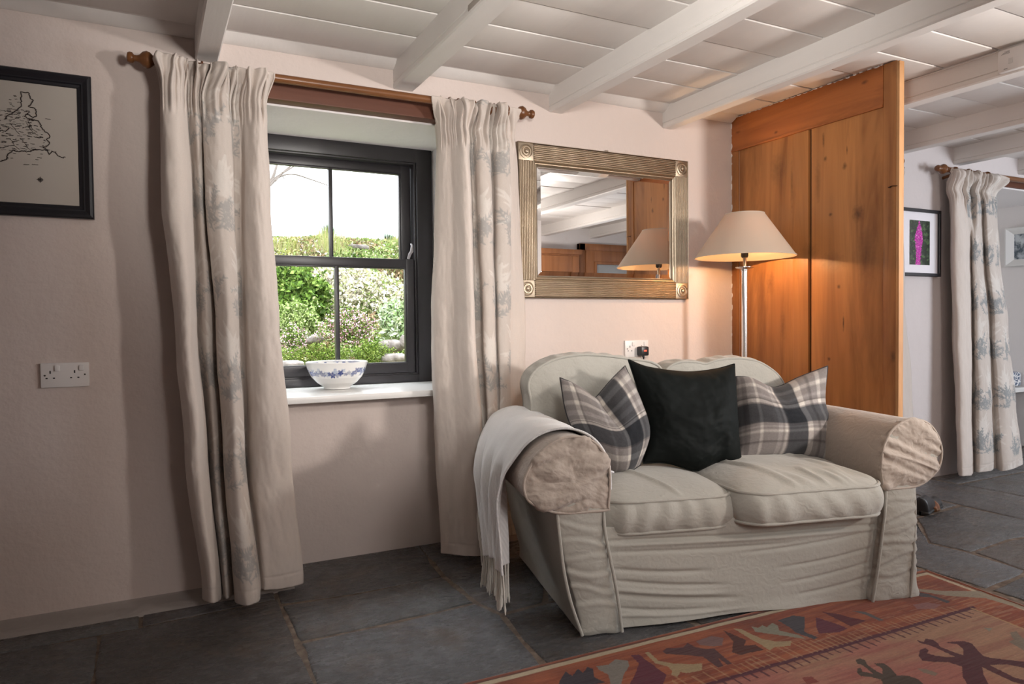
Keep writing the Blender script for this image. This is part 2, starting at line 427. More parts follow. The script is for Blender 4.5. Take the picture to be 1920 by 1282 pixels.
bm_ = MB(); bm_.box((1.032, -.92, 2.112), (1.060, -.70, 2.131), bev=.003); bm_.build('side_block', BEAMM, beam2, True)
# cove strip where ceiling meets wall
n = 60; xs = np.linspace(-1.6, 2.86, n); rows = []
for x in xs:
    k = .006*(fbm(x*2.5, 1)-.5)
    rows.append([(x, -.001, 2.103+k), (x, -.014, 2.106+k), (x, -.03, 2.114+k), (x, -.045, 2.124+k), (x, -.055, 2.134)])
struct(grid('trim_1', np.array(rows), CEIL))
# wood lintel
b = MB(); b.box((.12, -.006, 1.9155), (1.50, .062, 1.998), bev=.004)
struct(b.build('trim_2', LINT))
b = MB(); b.box((4.66, -.118, 1.925), (6.19, -.05, 2.0), bev=.004)
struct(b.build('trim_3', LINT))
# window sill
b = MB(); b.box((WX0+.01, .045, .697), (WX1-.028, .60, .727), bev=.009)
struct(b.build('window_sill', SILLM, smooth=True)).name = 'trim_4'

# sash window
WY = .50
fx0, fx1, fz0, fz1 = .295, 1.303, .727, 1.915
k_ = 1.0
wn = bpy.data.objects.new('window_1', None); COL.objects.link(wn); wn['kind'] = 'structure'
b = MB()
def frame_ring(b, x0, x1, z0, z1, w_, y0, y1, bev=.004, wb=None, wt=None):
    wb = w_ if wb is None else wb; wt = w_ if wt is None else wt
    b.box((x0, y0, z0), (x0+w_, y1, z1), bev=bev); b.box((x1-w_, y0, z0), (x1, y1, z1), bev=bev)
    b.box((x0+w_-.002, y0, z0), (x1-w_+.002, y1, z0+wb), bev=bev); b.box((x0+w_-.002, y0, z1-wt), (x1-w_+.002, y1, z1), bev=bev)
frame_ring(b, fx0, fx1, fz0, fz1, .082, WY, WY+.10, wb=.040, wt=.076)
frame_ring(b, fx0+.080, fx1-.080, fz0+.036, fz1-.072, .012, WY+.012, WY+.10, .003)
b.build('window_frame', BROWNFR, wn, True)
b = MB(); X0, X1 = fx0+.094, fx1-.094
frame_ring(b, X0, X1, 1.315, 1.832, .052, WY+.062, WY+.098, wb=.03, wt=.040)
frame_ring(b, X0+.05, X1-.05, 1.343, 1.794, .009, WY+.068, WY+.092, .002)
b.box((.793, WY+.064, 1.34), (.811, WY+.096, 1.796), bev=.003)
b.build('upper_sash', BROWNFR, wn, True)
b = MB()
frame_ring(b, X0, X1, .775, 1.352, .042, WY+.020, WY+.058, wb=.050, wt=.044)
frame_ring(b, X0+.040, X1-.040, .822, 1.310, .008, WY+.026, WY+.052, .002)
b.box((.806, WY+.022, .82), (.826, WY+.055, 1.312), bev=.003)
b.build('lower_sash', BROWNFR, wn, True)
for z0, z1, y_, nm in ((1.34, 1.80, WY+.080, 'pane'), (.82, 1.312, WY+.040, 'pane')):
    mesh(nm, [(X0+.03, y_, z0), (X1-.03, y_, z0), (X1-.03, y_, z1), (X0+.03, y_, z1)], [(0, 1, 2, 3)], GLASS, wn, False)
b = MB(); c = onY(770, 480, WY-.0)
b.tube([(c[0]-.006, WY+.018, 1.355), (c[0]-.004, WY+.004, 1.375), (c[0]+.004, WY-.006, 1.39), (c[0]+.008, WY+.0, 1.42), (c[0]+.006, WY+.012, 1.43)], [.007, .008, .009, .006, .004])
b.build('sash_catch', plain('painted catch', (.35, .33, .34), .3), wn, True)
# alcove window at the end
b = MB(); frame_ring(b, 5.0, 6.05, .8, 1.75, .07, 1.78, 1.86); b.box((5.51, 1.79, .85), (5.54, 1.85, 1.7))
struct(b.build('window_2', SILLM))

# garden bank outside is built below
# ---- back of the room, seen in the mirror
PINE = woodmat('pine joinery', (.16, .055, .02), (.42, .17, .065), 'z', 1, .4)
dr = bpy.data.objects.new('door_1', None); COL.objects.link(dr); dr['kind'] = 'structure'
b = MB(); b.box((4.50, -4.20, 0), (4.58, -4.14, 1.95), bev=.004); b.box((5.42, -4.20, 0), (5.50, -4.14, 1.95), bev=.004); b.box((4.5, -4.20, 1.87), (5.5, -4.14, 1.95), bev=.004)
b.build('door_frame', PINE, dr, True)
b = MB(); b.box((4.58, -4.17, 0), (4.70, -4.13, 1.87), bev=.003); b.box((5.30, -4.17, 0), (5.42, -4.13, 1.87), bev=.003)
for z0, z1 in ((0, .2), (.95, 1.1), (1.74, 1.87)): b.box((4.70, -4.17, z0), (5.30, -4.13, z1), bev=.003)
b.box((4.70, -4.16, .2), (5.30, -4.145, .95)); frame_ring(b, 4.70, 5.30, 1.1, 1.74, .03, -4.165, -4.12, .004)
b.build('door_leaf', PINE, dr, True)
b = MB(); b.box((4.72, -4.155, 1.12), (5.28, -4.15, 1.72)); b.build('glass_panel', plain('obscured glass', (.35, .36, .36), .25), dr)
cp = empty('pine_cupboard', (3.3, -4.0, 0), 'tall pine cupboard with dark glass beside the far door, seen in the mirror', 'cupboard')
def L(x, y, z): return (x-3.3, y+4.0, z)
b = MB(); b.box(L(3.05, -4.19, 0), L(4.42, -4.02, 1.80)); b.box(L(3.02, -4.19, 1.80), L(4.45, -4.0, 1.86), bev=.01); b.build('body', PINE, cp, True)
for x0, x1 in ((3.07, 3.73), (3.75, 4.40)):
    b = MB(); b.box(L(x0, -4.02, .08), L(x0+.09, -3.995, 1.78), bev=.003); b.box(L(x1-.09, -4.02, .08), L(x1, -3.995, 1.78), bev=.003)
    for z0, z1 in ((.08, .18), (.85, .95), (1.60, 1.78)): b.box(L(x0+.09, -4.02, z0), L(x1-.09, -3.995, z1), bev=.003)
    d = b.build('door', PINE, cp, True)
    b = MB(); b.box(L(x0+.09, -4.018, .95), L(x1-.09, -4.012, 1.60)); b.build('pane', plain('dark cupboard glass', (.03, .03, .035), .08), d)
# ------------------------------------------------------------------ curtains
def cr(P, n):
    """Catmull-Rom through the rows of P (k, d) -> (n, d)"""
    P = np.asarray(P, float); k = len(P)
    Q = np.concatenate([[2*P[0]-P[1]], P, [2*P[-1]-P[-2]]])
    t = np.linspace(0, k-1, n); i = np.minimum(t.astype(int), k-2); f = (t-i)[:, None]
    a, b, c, d = Q[i], Q[i+1], Q[i+2], Q[i+3]
    return .5*((2*b)+(-a+c)*f+(2*a-5*b+4*c-d)*f**2+(-a+3*b-3*c+d)*f**3)
def strokes(shape, S, T, segs):
    """soft brush strokes rasterised over cloth coordinates S,T (metres)"""
    out = np.zeros(shape)
    for (x0, y0, x1, y1, w0, w1, a) in segs:
        mw = max(w0, w1)*1.6+.002
        m_ = (S > min(x0, x1)-mw) & (S < max(x0, x1)+mw) & (T > min(y0, y1)-mw) & (T < max(y0, y1)+mw)
        if not m_.any(): continue
        px_, py_ = S[m_], T[m_]; dx, dy = x1-x0, y1-y0; L2 = dx*dx+dy*dy+1e-9
        t = np.clip(((px_-x0)*dx+(py_-y0)*dy)/L2, 0, 1)
        d = np.hypot(px_-x0-t*dx, py_-y0-t*dy); w_ = w0+(w1-w0)*t
        out[m_] = np.maximum(out[m_], a*np.clip((w_-d)/(.4*w_+.0006)+.4, 0, 1))
    return out
def leaf_print(S, T, s0, s1, seed=1):
    """pale feathery flower heads above blue-grey fern sprays, repeating up the cloth"""
    r = np.random.RandomState(int(seed)); dark, pale = [], []
    row = 0; z = -.1
    while z < 2.2:
        s_ = s0+(.10 if row % 2 else .0)
        while s_ < s1+.1:
            cx, cz = s_+r.uniform(-.02, .02), z+r.uniform(-.02, .02)
            for k in range(15):           # fern sprays
                a = PI/2+r.uniform(-1.5, 1.5); x, y = cx+r.uniform(-.05, .05), cz-.04+r.uniform(-.05, .05); bend = r.uniform(-.25, .25); Ls = r.uniform(.05, .11)
                for q in range(5):
                    x1, y1 = x+Ls/5*math.cos(a), y+Ls/5*math.sin(a); dark.append((x, y, x1, y1, .0035, .003, .8))
                    for sg in (-1, 1):
                        la = a+sg*.75; ll = .028*(1-q/7); dark.append((x1, y1, x1+ll*math.cos(la), y1+ll*math.sin(la), .004, .001, .9))
                    x, y, a = x1, y1, a+bend
            for k in range(22):           # pale plume
                a = PI/2+r.uniform(-1.2, 1.2); x, y = cx+r.uniform(-.03, .03), cz+.07+r.uniform(-.02, .05); ll = r.uniform(.04, .10)
                pale.append((x, y, x+ll*math.cos(a), y+ll*math.sin(a), .011, .003, .9))
            for k in range(5):
                a = r.uniform(-.6, .6)+(PI if k % 2 else 0); x, y = cx, cz+.05; ll = r.uniform(.06, .10)
                pale.append((x, y, x+ll*math.cos(a), y+ll*math.sin(a), .012, .004, .8))
            s_ += .20
        z += .31; row += 1
    return strokes(S.shape, S, T, dark), strokes(S.shape, S, T, pale)
CURT = colfabric('curtain linen', 800, .95, .3, .14, .15)
LINING = fabric('curtain lining', (.72, .66, .58))
BASEC = np.array([.56, .495, .445]); PLAINC = np.array([.63, .555, .50])
def curtain(name, label, sections, zs, plain_nodes, seed, parent_group=None, nu=260, nv=300, top=1.93, header=.13, hdr_amp=1.0, dk=1.0, wr=1.0):
    """sections: for each height in zs a list of (pixel x, depth in front of wall y) fold nodes"""
    K = len(sections[0]); secs = []
    for z, sc_ in zip(zs, sections):
        q = np.array([(xat(px, -d, z), -d) for px, d in sc_]); secs.append(cr(q, nu))
    secs = np.array(secs)                                    # (nz, nu, 2)
    zz = np.linspace(0, 1, nv); zz = zs[0]+(zs[-1]-zs[0])*zz
    t = np.interp(zz, sorted(zs), np.arange(len(zs))[::-1] if zs[0] > zs[-1] else np.arange(len(zs)))
    # smooth interpolation down the height
    P = np.zeros((nv, nu, 3)); Q = np.concatenate([[2*secs[0]-secs[1]], secs, [2*secs[-1]-secs[-2]]])
    for r_ in range(nv):
        i = min(int(t[r_]), len(zs)-2); f = t[r_]-i
        a, b_, c_, d_ = Q[i], Q[i+1], Q[i+2], Q[i+3]
        P[r_, :, :2] = b_+(c_-b_)*(f*f*(3-2*f)) if True else 0
        P[r_, :, 2] = zz[r_]
    ln = np.zeros(nu); dd = np.linalg.norm(np.diff(secs[-2], axis=0), axis=1); ln[1:] = np.cumsum(dd)
    S = np.tile(ln, (nv, 1)); T = np.repeat(zz[:, None], nu, 1)
    # header gather: pinches
    hz = ss(top-header-.10, top-header+.0, zz)[:, None]
    fr = np.arange(nu)/nu
    pin = np.sin(fr*2*PI*17+seed)+.6*np.sin(fr*2*PI*31+2*seed)
    pl = (vn(fr*14+seed, 0*fr)-.5)*2
    waist = np.exp(-((zz-(top-header+.01))/.035)**2)[:, None]
    ruf = ss(top-header*.75, top, zz)[:, None]
    P[:, :, 1] -= hdr_amp*hz*pin[None]*.011*(1-.3*waist)
    P[:, :, 1] -= hdr_amp*ruf*(.014+.030*pl[None])*np.sin(np.clip((top-zz)/header, 0, 1)*PI)[:, None]*1.4
    P[:, :, 1] += hdr_amp*waist*.014
    P[:, :, 0] += hdr_amp*ruf*.011*np.sin(fr*2*PI*9+seed*3)[None]+hdr_amp*ruf*.012*(vn(fr[None]*18, zz[:, None]*25, seed)-.5)
    P[:, :, 1] -= hdr_amp*ruf*.022*(vn(fr[None]*20+5, zz[:, None]*18, seed)-.5)
    P[:, :, 2] += (ss(top-.06, top, zz)[:, None])*(.014*(vn(fr*22+seed, 3+0*fr)-.5))[None]
    fl = ruf*(1-.35*ss(top-.02, top, zz)[:, None]); mid = P[:, :, 0].mean(1, keepdims=True)
    P[:, :, 0] = mid+(P[:, :, 0]-mid)*(1+.05*fl*hdr_amp)
    P[:, :, 1] -= fl*hdr_amp*.016*(np.abs(np.sin(fr*2*PI*5.5+seed))[None])
    P[:, :, 1] = np.where(ruf > .02, np.minimum(P[:, :, 1], -(.100 if top > 1.96 else .222)+.012*(1-ruf)*8*0+(1-ruf)*.08), P[:, :, 1])
    # cloth creases
    w1 = fbm(S*10+seed, T*2.4+S*3, seed, 4)-.5; w2 = fbm(S*28, T*14, seed+3, 3)-.5
    P[:, :, 1] += wr*(.020*w1+.008*w2); P[:, :, 0] += wr*.006*(fbm(S*9, T*7, seed+9, 3)-.5)
    # hem: gentle wave, stitched line
    hem = np.exp(-((zz-.085)/.004)**2)[:, None]; P[:, :, 1] += .002*hem
    P[-1:, :, 2] += .0
    low = ss(.12, 0, zz)[:, None]; P[:, :, 2] += low*.018*(vn(fr*9+seed*2, 1+0*fr))[None]
    dk_, pa_ = leaf_print(S, T, 0, ln[-1], seed)
    # plain (unprinted turn-back edges) between node pairs
    msk = np.ones(nu)
    node = fr*(K-1)
    for a, b_ in plain_nodes: msk *= 1-((node >= a) & (node <= b_))
    col = np.where(msk[None, :, None] > .5, BASEC, PLAINC)*np.ones((nv, nu, 1))
    n_ = .97+.06*fbm(S*60, T*5, 1)[..., None]; col = col*n_
    col = col+(np.array([.74, .70, .65])-col)*(pa_*msk[None]*.55)[..., None]
    col = col+(np.array([.24, .26, .265])-col)*np.clip(dk_*msk[None]*.62*dk, 0, .9)[..., None]
    base = P[-1].mean(0)
    t_ = empty(name, (float(P[:, :, 0].mean()), float(P[:, :, 1].mean()), 0), label, 'curtain', 0, parent_group)
    off = np.array(t_.location)
    o = grid('drape', P-off, CURT, t_, col=col, solid=.004)
    return t_, P
# left curtain of the window
zs = [1.985, 1.86, 1.50, 1.02, .55, .03]
secL = [
 [(292, .10), (312, .13), (336, .125), (348, .09), (355, .075), (368, .105), (386, .09), (398, .105), (420, .12), (432, .085), (442, .095), (452, .08), (466, .11), (485, .115), (500, .08), (502, .04)],
 [(300, .12), (308, .15), (330, .155), (346, .10), (352, .055), (366, .10), (376, .085), (382, .10), (408, .13), (430, .10), (434, .06), (450, .06), (462, .09), (482, .125), (498, .10), (499, .04)],
 [(303, .14), (318, .175), (340, .17), (358, .11), (362, .04), (376, .085), (386, .055), (388, .11), (412, .145), (436, .12), (438, .05), (452, .055), (462, .10), (485, .135), (505, .11), (504, .045)],
 [(328, .14), (342, .18), (356, .18), (368, .11), (370, .035), (388, .085), (404, .05), (407, .12), (428, .165), (446, .13), (447, .045), (458, .06), (469, .11), (495, .145), (522, .125), (519, .06)],
 [(348, .15), (362, .19), (376, .19), (388, .13), (389, .05), (402, .11), (418, .07), (421, .15), (442, .205), (458, .16), (459, .07), (466, .08), (478, .14), (508, .17), (543, .15), (538, .09)],
 [(380, .15), (386, .20), (398, .235), (413, .21), (415, .15), (424, .21), (438, .18), (443, .27), (464, .32), (485, .30), (488, .20), (491, .19), (500, .215), (532, .21), (567, .19), (560, .12)]]
curtain('window_curtain', 'cream leaf print curtain left of the window, hem on the slate floor', secL, zs, [(0, 3.6), (10.8, 15)], 3.0, 'pair of curtains at the small window', 300, 420, top=1.985)
# right curtain
secR = [
 [(806, .03), (814, .06), (826, .07), (838, .075), (850, .10), (866, .13), (874, .12), (884, .09), (894, .085), (903, .12), (914, .115), (920, .075), (930, .11), (941, .12), (953, .10), (964, .07)],
 [(820, .015), (824, .04), (834, .065), (846, .075), (854, .10), (868, .135), (876, .13), (881, .06), (888, .065), (898, .11), (914, .115), (921, .06), (931, .10), (948, .115), (959, .09), (968, .04)],
 [(816, .015), (824, .045), (838, .07), (848, .08), (858, .11), (872, .15), (883, .145), (885, .05), (893, .055), (902, .12), (920, .125), (926, .06), (934, .11), (952, .12), (962, .085), (975, .035)],
 [(809, .01), (816, .045), (830, .07), (846, .085), (860, .12), (878, .165), (889, .16), (890, .045), (904, .06), (908, .125), (924, .13), (930, .07), (936, .105), (952, .11), (964, .07), (984, .02)],
 [(815, .03), (822, .07), (838, .10), (855, .12), (872, .155), (890, .19), (903, .18), (903, .055), (912, .075), (916, .13), (928, .12), (936, .07), (940, .09), (950, .085), (965, .05), (985, .02)],
 [(827, .10), (831, .125), (842, .155), (858, .18), (876, .21), (897, .24), (912, .22), (912, .12), (917, .13), (921, .16), (929, .13), (938, .07), (941, .07), (950, .05), (963, .04), (980, .02)]]
curtain('window_curtain', 'cream leaf print curtain between the window and the mirror', secR, zs, [(0, 6.6), (13.5, 15)], 5.0, 'pair of curtains at the small window', 280, 420, top=1.985)
# far curtain, in front of the alcove
zf = [1.955, 1.82, 1.45, .95, .45, .03]
def sft(L_, d): return [(a, q+d) for a, q in L_]
secF = [
 [(1776, .05), (1783, .10), (1794, .11), (1803, .08), (1812, .11), (1822, .10), (1832, .12), (1842, .10), (1852, .12), (1862, .11), (1877, .07)],
 [(1781, .04), (1786, .10), (1796, .12), (1806, .09), (1814, .11), (1822, .08), (1834, .12), (1842, .09), (1850, .12), (1860, .11), (1869, .06)],
 [(1782, .03), (1786, .10), (1800, .13), (1812, .12), (1820, .08), (1826, .11), (1836, .12), (1845, .08), (1854, .12), (1866, .12), (1874, .06)],
 [(1786, .04), (1790, .11), (1802, .14), (1816, .13), (1822, .08), (1832, .13), (1846, .14), (1856, .09), (1866, .13), (1882, .14), (1890, .07)],
 [(1791, .06), (1795, .13), (1806, .16), (1818, .15), (1823, .09), (1836, .15), (1852, .16), (1862, .11), (1874, .15), (1892, .17), (1903, .10)],
 [(1797, .10), (1800, .16), (1808, .18), (1820, .17), (1825, .11), (1838, .17), (1856, .18), (1865, .13), (1880, .19), (1900, .21), (1917, .16)]]
secF = [sft(a, .115) for a in secF]
curtain('alcove_curtain', 'grey leaf print curtain hanging before the white alcove', secF, zf, [(0, 3.7)], 9.0, None, 200, 400, top=1.955, dk=1.7, wr=.7)
# sliver of a pale curtain behind the partition
secS = [[(1640, .05), (1650, .10), (1660, .07), (1672, .11), (1684, .06)], [(1640, .05), (1652, .11), (1664, .07), (1676, .11), (1689, .05)],
        [(1640, .05), (1655, .12), (1668, .08), (1682, .12), (1697, .06)], [(1640, .06), (1656, .13), (1674, .09), (1692, .13), (1708, .07)], [(1640, .08), (1660, .16), (1680, .12), (1705, .17), (1722, .11)]]
curtain('hidden_window_curtain', 'pale curtain edge showing behind the wooden partition', [sft(a, .115) for a in secS], [1.93, 1.7, 1.15, .6, .04], [(0, 4)], 12.0, None, 60, 150, top=1.93)

# ------------------------------------------------------------------ curtain rods
def rod(label, x0, x1, y, z, ends, rings):
    t_ = empty('curtain_rod', ((x0+x1)/2, y, z), label, 'curtain rod'); cx = (x0+x1)/2
    b = MB(); b.tube([(x0-cx, 0, 0), (0, 0, 0), (x1-cx, 0, 0)], .0165, 20); b.build('pole', POLE, t_, True)
    for e in ends:
        sg = 1 if e == 'R' else -1; X = (x1 if sg > 0 else x0)-cx
        prof = [(.0165, 0), (.021, .002), (.021, .008), (.013, .014), (.018, .02), (.030, .032), (.034, .043), (.029, .055), (.016, .066), (.0125, .074), (.013, .082), (.021, .088), (.0225, .096), (.018, .104), (0, .107)]
        b = MB(); b.lathe([(r_*.9, sg*h) for r_, h in prof], (X, 0, 0), 24, 'x'); b.build('finial', POLE, t_, True)
    for x in rings:
        b = MB(); a = np.linspace(0, 2*PI, 24, endpoint=False)
        b.tube([(x-cx+.001*math.cos(q), .024*math.sin(q), .024*math.cos(q)-.004) for q in a], .0042, 8, True); b.build('ring', POLE, t_, True)
    for x in (x0+.10, x1-.10):
        b = MB(); b.tube([(x-cx, .0, -.012), (x-cx, -y*.5, -.03), (x-cx, -y, -.03)], [.012, .009, .014], 12); b.build('bracket', POLE, t_, True)
    return t_
rgL = [xat(p, -.075, 1.99) for p in (322, 350, 378, 405, 424, 470, 486)]; rgR = [xat(p, -.075, 1.99) for p in (842, 858, 876, 888, 918, 925, 936, 950)]
rod('turned wooden curtain rod over the small window', xat(300, -.075, 1.975), xat(962, -.075, 1.975), -.075, 1.975, 'LR', rgL+rgR)
rod('turned wooden curtain rod over the alcove at far right', xat(1776, -.20, 1.955), 6.1, -.20, 1.955, 'L', [xat(p, -.2, 1.95) for p in (1790, 1815, 1832, 1850)])
rod('wooden curtain rod whose end peeks past the partition', 3.0, xat(1688, -.2, 1.965)-.085, -.20, 1.965, 'R', [3.6, 3.75])

# ------------------------------------------------------------------ framed map
BLACKFR = plain('black frame paint', (.012, .012, .016), .35)
px1, pz0, pz1 = -.168, 1.405, 1.905; px0 = px1-.66
t_ = empty('framed_map', ((px0+px1)/2, -.012, (pz0+pz1)/2), 'framed ink map print in wide black moulding at far left', 'picture')
cx, cz = (px0+px1)/2, (pz0+pz1)/2; hw, hh = (px1-px0)/2, (pz1-pz0)/2
def frame_moulding(prof, hw, hh):
    """mitred frame: prof = (inset from outer edge, protrusion towards room)"""
    rows = []
    for ins, pr in prof:
        rows.append([(-hw+ins, -pr, -hh+ins), (hw-ins, -pr, -hh+ins), (hw-ins, -pr, hh-ins), (-hw+ins, -pr, hh-ins)])
    return np.array(rows)
P = frame_moulding([(0, -.010), (0, .012), (.004, .016), (.012, .017), (.026, .010), (.030, .010), (.034, .006), (.042, .004), (.046, -.002), (.046, -.010)], hw, hh)
grid('frame', P, BLACKFR, t_, cv=True, smooth=False)
PAPER = Mt('map paper', .35, spec=.5); PAPER.color(PAPER.mix((.50, .46, .41), (.42, .38, .33), PAPER.noise(3))); PAPER = PAPER.m
pp = mesh('print', [(-hw+.045, -.001, -hh+.045), (hw-.045, -.001, -hh+.045), (hw-.045, -.001, hh-.045), (-hw+.045, -.001, hh-.045)], [(0, 1, 2, 3)], PAPER, t_, False)
INK = plain('map ink', (.03, .02, .018), .7)
def mp(x, y):   # crop pixel of the print -> local position
    p = onY(x*160/892., 140+y*230/1282., -.012); return (p[0]-cx, -.0018, p[2]-cz)
def jag(pts, k=5, amp=.0016, seed=0):
    r = np.random.RandomState(seed); out = []
    for a, c_ in zip(pts[:-1], pts[1:]):
        for j in range(k):
            f = j/k; out.append(tuple(np.array(a)*(1-f)+np.array(c_)*f+np.array([r.uniform(-amp, amp), 0, r.uniform(-amp, amp)])))
    return out+[pts[-1]]
b = MB()
coast = [(60, 470), (70, 440), (140, 400), (220, 340), (222, 285), (225, 180), (305, 190), (312, 240), (345, 270), (335, 300), (300, 335), (375, 360), (378, 400), (385, 430), (350, 445), (290, 410), (260, 440), (330, 470), (400, 480), (425, 520), (435, 560), (465, 590), (515, 620), (520, 655), (490, 680), (525, 715), (500, 745), (450, 760), (495, 790), (515, 840), (540, 800), (580, 810), (600, 840), (650, 870), (685, 860)]
b.tube(jag([mp(*q) for q in coast], 5, .0018, 1), .0015, 4)
b.tube(jag([mp(*q) for q in [(-200, 600), (-60, 640), (10, 575), (60, 590), (100, 560)]], 5, .002, 2), .0013, 4)
b.tube(jag([mp(*q) for q in [(495, 795), (400, 780), (300, 805), (180, 800), (140, 790), (90, 830), (70, 880), (20, 905), (-100, 900), (-220, 930)]], 6, .0025, 3), .0016, 4)
b.build('coastline', INK, t_)
b = MB(); r = np.random.RandomState(5)
for i in range(260):
    y = r.uniform(360, 800); xr = 250+(y-300)*.55; x = r.uniform(-380, xr)
    l_ = r.uniform(12, 55); a = r.uniform(-.15, .25)
    b.tube(jag([mp(x, y), mp(min(x+l_, xr+20), y+l_*a)], 4, .0008, i), r.uniform(.0005, .0012), 4)
for i in range(16):
    x, y = (r.uniform(-300, 420), r.uniform(820, 890)) if i % 2 else (r.uniform(90, 200), r.uniform(200, 340)); b.tube(jag([mp(x, y), mp(x+28, y+3)], 3, .001, i), .0008, 4)
for i in range(5):
    y = r.uniform(420, 700); x = r.uniform(60, 300); b.tube(jag([mp(x, y), mp(x+60, y+90), mp(x+100, y+120)], 6, .002, 50+i), .0006, 4)
for x0, x1 in ((245, 308), (333, 400), (475, 530)):
    y = 937 if x0 < 460 else 462; b.tube(jag([mp(x0, y), mp(x1, y+6)], 8, .0006, x0), .0009, 4)
b.build('place_names', INK, t_)['kind'] = 'stuff'
b = MB(); c0 = np.array(mp(422, 1098)); R_ = .0065
b.tube([tuple(c0+R_*np.array([math.cos(q), 0, math.sin(q)])) for q in np.linspace(0, 2*PI, 20, endpoint=False)], .0009, 4, True)
for dx, dz in ((.011, 0), (-.011, 0), (0, .011), (0, -.011)): b.tube([tuple(c0), tuple(c0+np.array([dx, 0, dz]))], [.0018, .0006], 4)
for dx, dz in ((.0035, .0035), (-.0035, .0035), (.0035, -.0035), (-.0035, -.0035)): b.tube([tuple(c0), tuple(c0+np.array([dx, 0, dz]))], .0006, 4)
b.build('compass_rose', INK, t_)

# ------------------------------------------------------------------ foxglove picture
x0, x1, z0, z1 = 4.13, 4.51, 1.29, 1.71
p0, p1 = onY(1690, 390, -.13), onY(1761, 519, -.13); x0, z1, x1, z0 = p0[0]-.02, p0[2]+.005, p1[0], p1[2]
t_ = empty('foxglove_picture', ((x0+x1)/2, -.13, (z0+z1)/2), 'black framed picture of a pink foxglove right of the wooden partition', 'picture')
hw, hh = (x1-x0)/2, (z1-z0)/2
P = frame_moulding([(0, -.02), (0, .012), (.003, .014), (.018, .014), (.020, .012), (.020, -.02)], hw, hh); grid('frame', P, BLACKFR, t_, cv=True, smooth=False)
mesh('mount', [(-hw+.018, 0, -hh+.018), (hw-.018, 0, -hh+.018), (hw-.018, 0, hh-.018), (-hw+.018, 0, hh-.018)], [(0, 1, 2, 3)], plain('white mount card', (.80, .77, .80), .4), t_, False)
n, m = 150, 90; U = np.linspace(-1, 1, m)[None]*np.ones((n, 1)); Vv = np.linspace(-1, 1, n)[:, None]*np.ones((1, m))
pw, ph = hw*.50, hh*.66
P = np.stack([U*pw, np.full_like(U, -.0012), Vv*ph], -1)
bgc = np.array([.012, .02, .012])*(1+3*fbm(U*7, Vv*12, 1)[..., None]**2)+np.array([.05, .09, .03])*ss(.55, .75, fbm(U*5+9, Vv*8, 2))[..., None]
sp = U+.10-.05*Vv; wid = .42*np.clip((1.02-Vv)*1.3, .0, 1)*np.clip(.8+.2*np.sin(Vv*3), .5, 1)*(.75+.25*ss(-1, -.3, Vv)); ins = (np.abs(sp)+.12*(vn(U*14, Vv*26, 4)-.5) < wid)
petal = np.array([.52, .02, .36])*(.45+1.1*vn(U*16, Vv*30, 6)[..., None]); light_ = ss(.78, .9, vn(U*20+3, Vv*36, 8))[..., None]
petal = petal*(1-.6*light_)+np.array([.8, .45, .75])*.6*light_
grid('photograph', P, Mt('photo print', .25).color((0, 0, 0)).m, t_, col=np.where(ins[..., None], petal, bgc))
mm = Mt('foxglove print', .25); mm.color(mm.attr()); t_.children[-1].data.materials[0] = mm.m

# white deep framed picture in the alcove
t_ = empty('alcove_picture', (6.19, .17, 1.59), 'white box framed picture on the alcove wall at the right edge', 'picture', PI/2)
P = frame_moulding([(0, -.008), (0, .03), (.004, .034), (.01, .034), (.055, .004), (.055, -.008)], .20, .155)
P = P*np.array([1, 1, 1]); P[..., 1] *= 1
grid('frame', P, SILLM, t_, cv=True, smooth=False)
mm = Mt('seascape print', .4); mm.color(mm.ramp(mm.noise(9), [(.4, (.6, .65, .68)), (.5, (.06, .09, .12)), (.6, (.5, .55, .6))]))
mesh('print', [(-.15, -.001, -.105), (.15, -.001, -.105), (.15, -.001, .105), (-.15, -.001, .105)], [(0, 1, 2, 3)], mm.m, t_, False)
t_.rotation_euler[2] = -PI/2
# window seat with cushion
t_ = empty('alcove_bench', (5.85, .75, 0), 'white painted bench under the patterned pad in the alcove', 'bench')
b = MB(); b.box((-.25, -.55, .44), (.345, .95, .475), bev=.004); b.build('bench_top', SILLM, t_, True)
for yy in (-.5, .2, .9):
    b = MB(); b.box((-.2, yy-.03, 0), (-.14, yy+.03, .44), bev=.003); b.build('leg', SILLM, t_, True)
# ------------------------------------------------------------------ puffed solids
def closed(poly, n):
    """even resampling of a smooth closed curve"""
    P = np.asarray(poly, float); k = len(P); Q = np.concatenate([P[-1:], P, P[:2]])
    t = np.linspace(0, k, 2000, endpoint=False); i = t.astype(int); f = (t-i)[:, None]
    a, b, c, d = Q[i], Q[i+1], Q[i+2], Q[i+3]
    C_ = .5*((2*b)+(-a+c)*f+(2*a-5*b+4*c-d)*f**2+(-a+3*b-3*c+d)*f**3)
    L = np.r_[0, np.cumsum(np.linalg.norm(np.diff(np.r_[C_, C_[:1]], axis=0), axis=1))]
    s = np.linspace(0, L[-1], n, endpoint=False); C2 = np.r_[C_, C_[:1]]
    return np.stack([np.interp(s, L, C2[:, 0]), np.interp(s, L, C2[:, 1])], 1)
def normals(P):
    a = np.gradient(P, axis=0); b = np.roll(P, -1, 1)-np.roll(P, 1, 1)
    N = np.cross(a, b); return N/(np.linalg.norm(N, axis=2)[..., None]+1e-12)
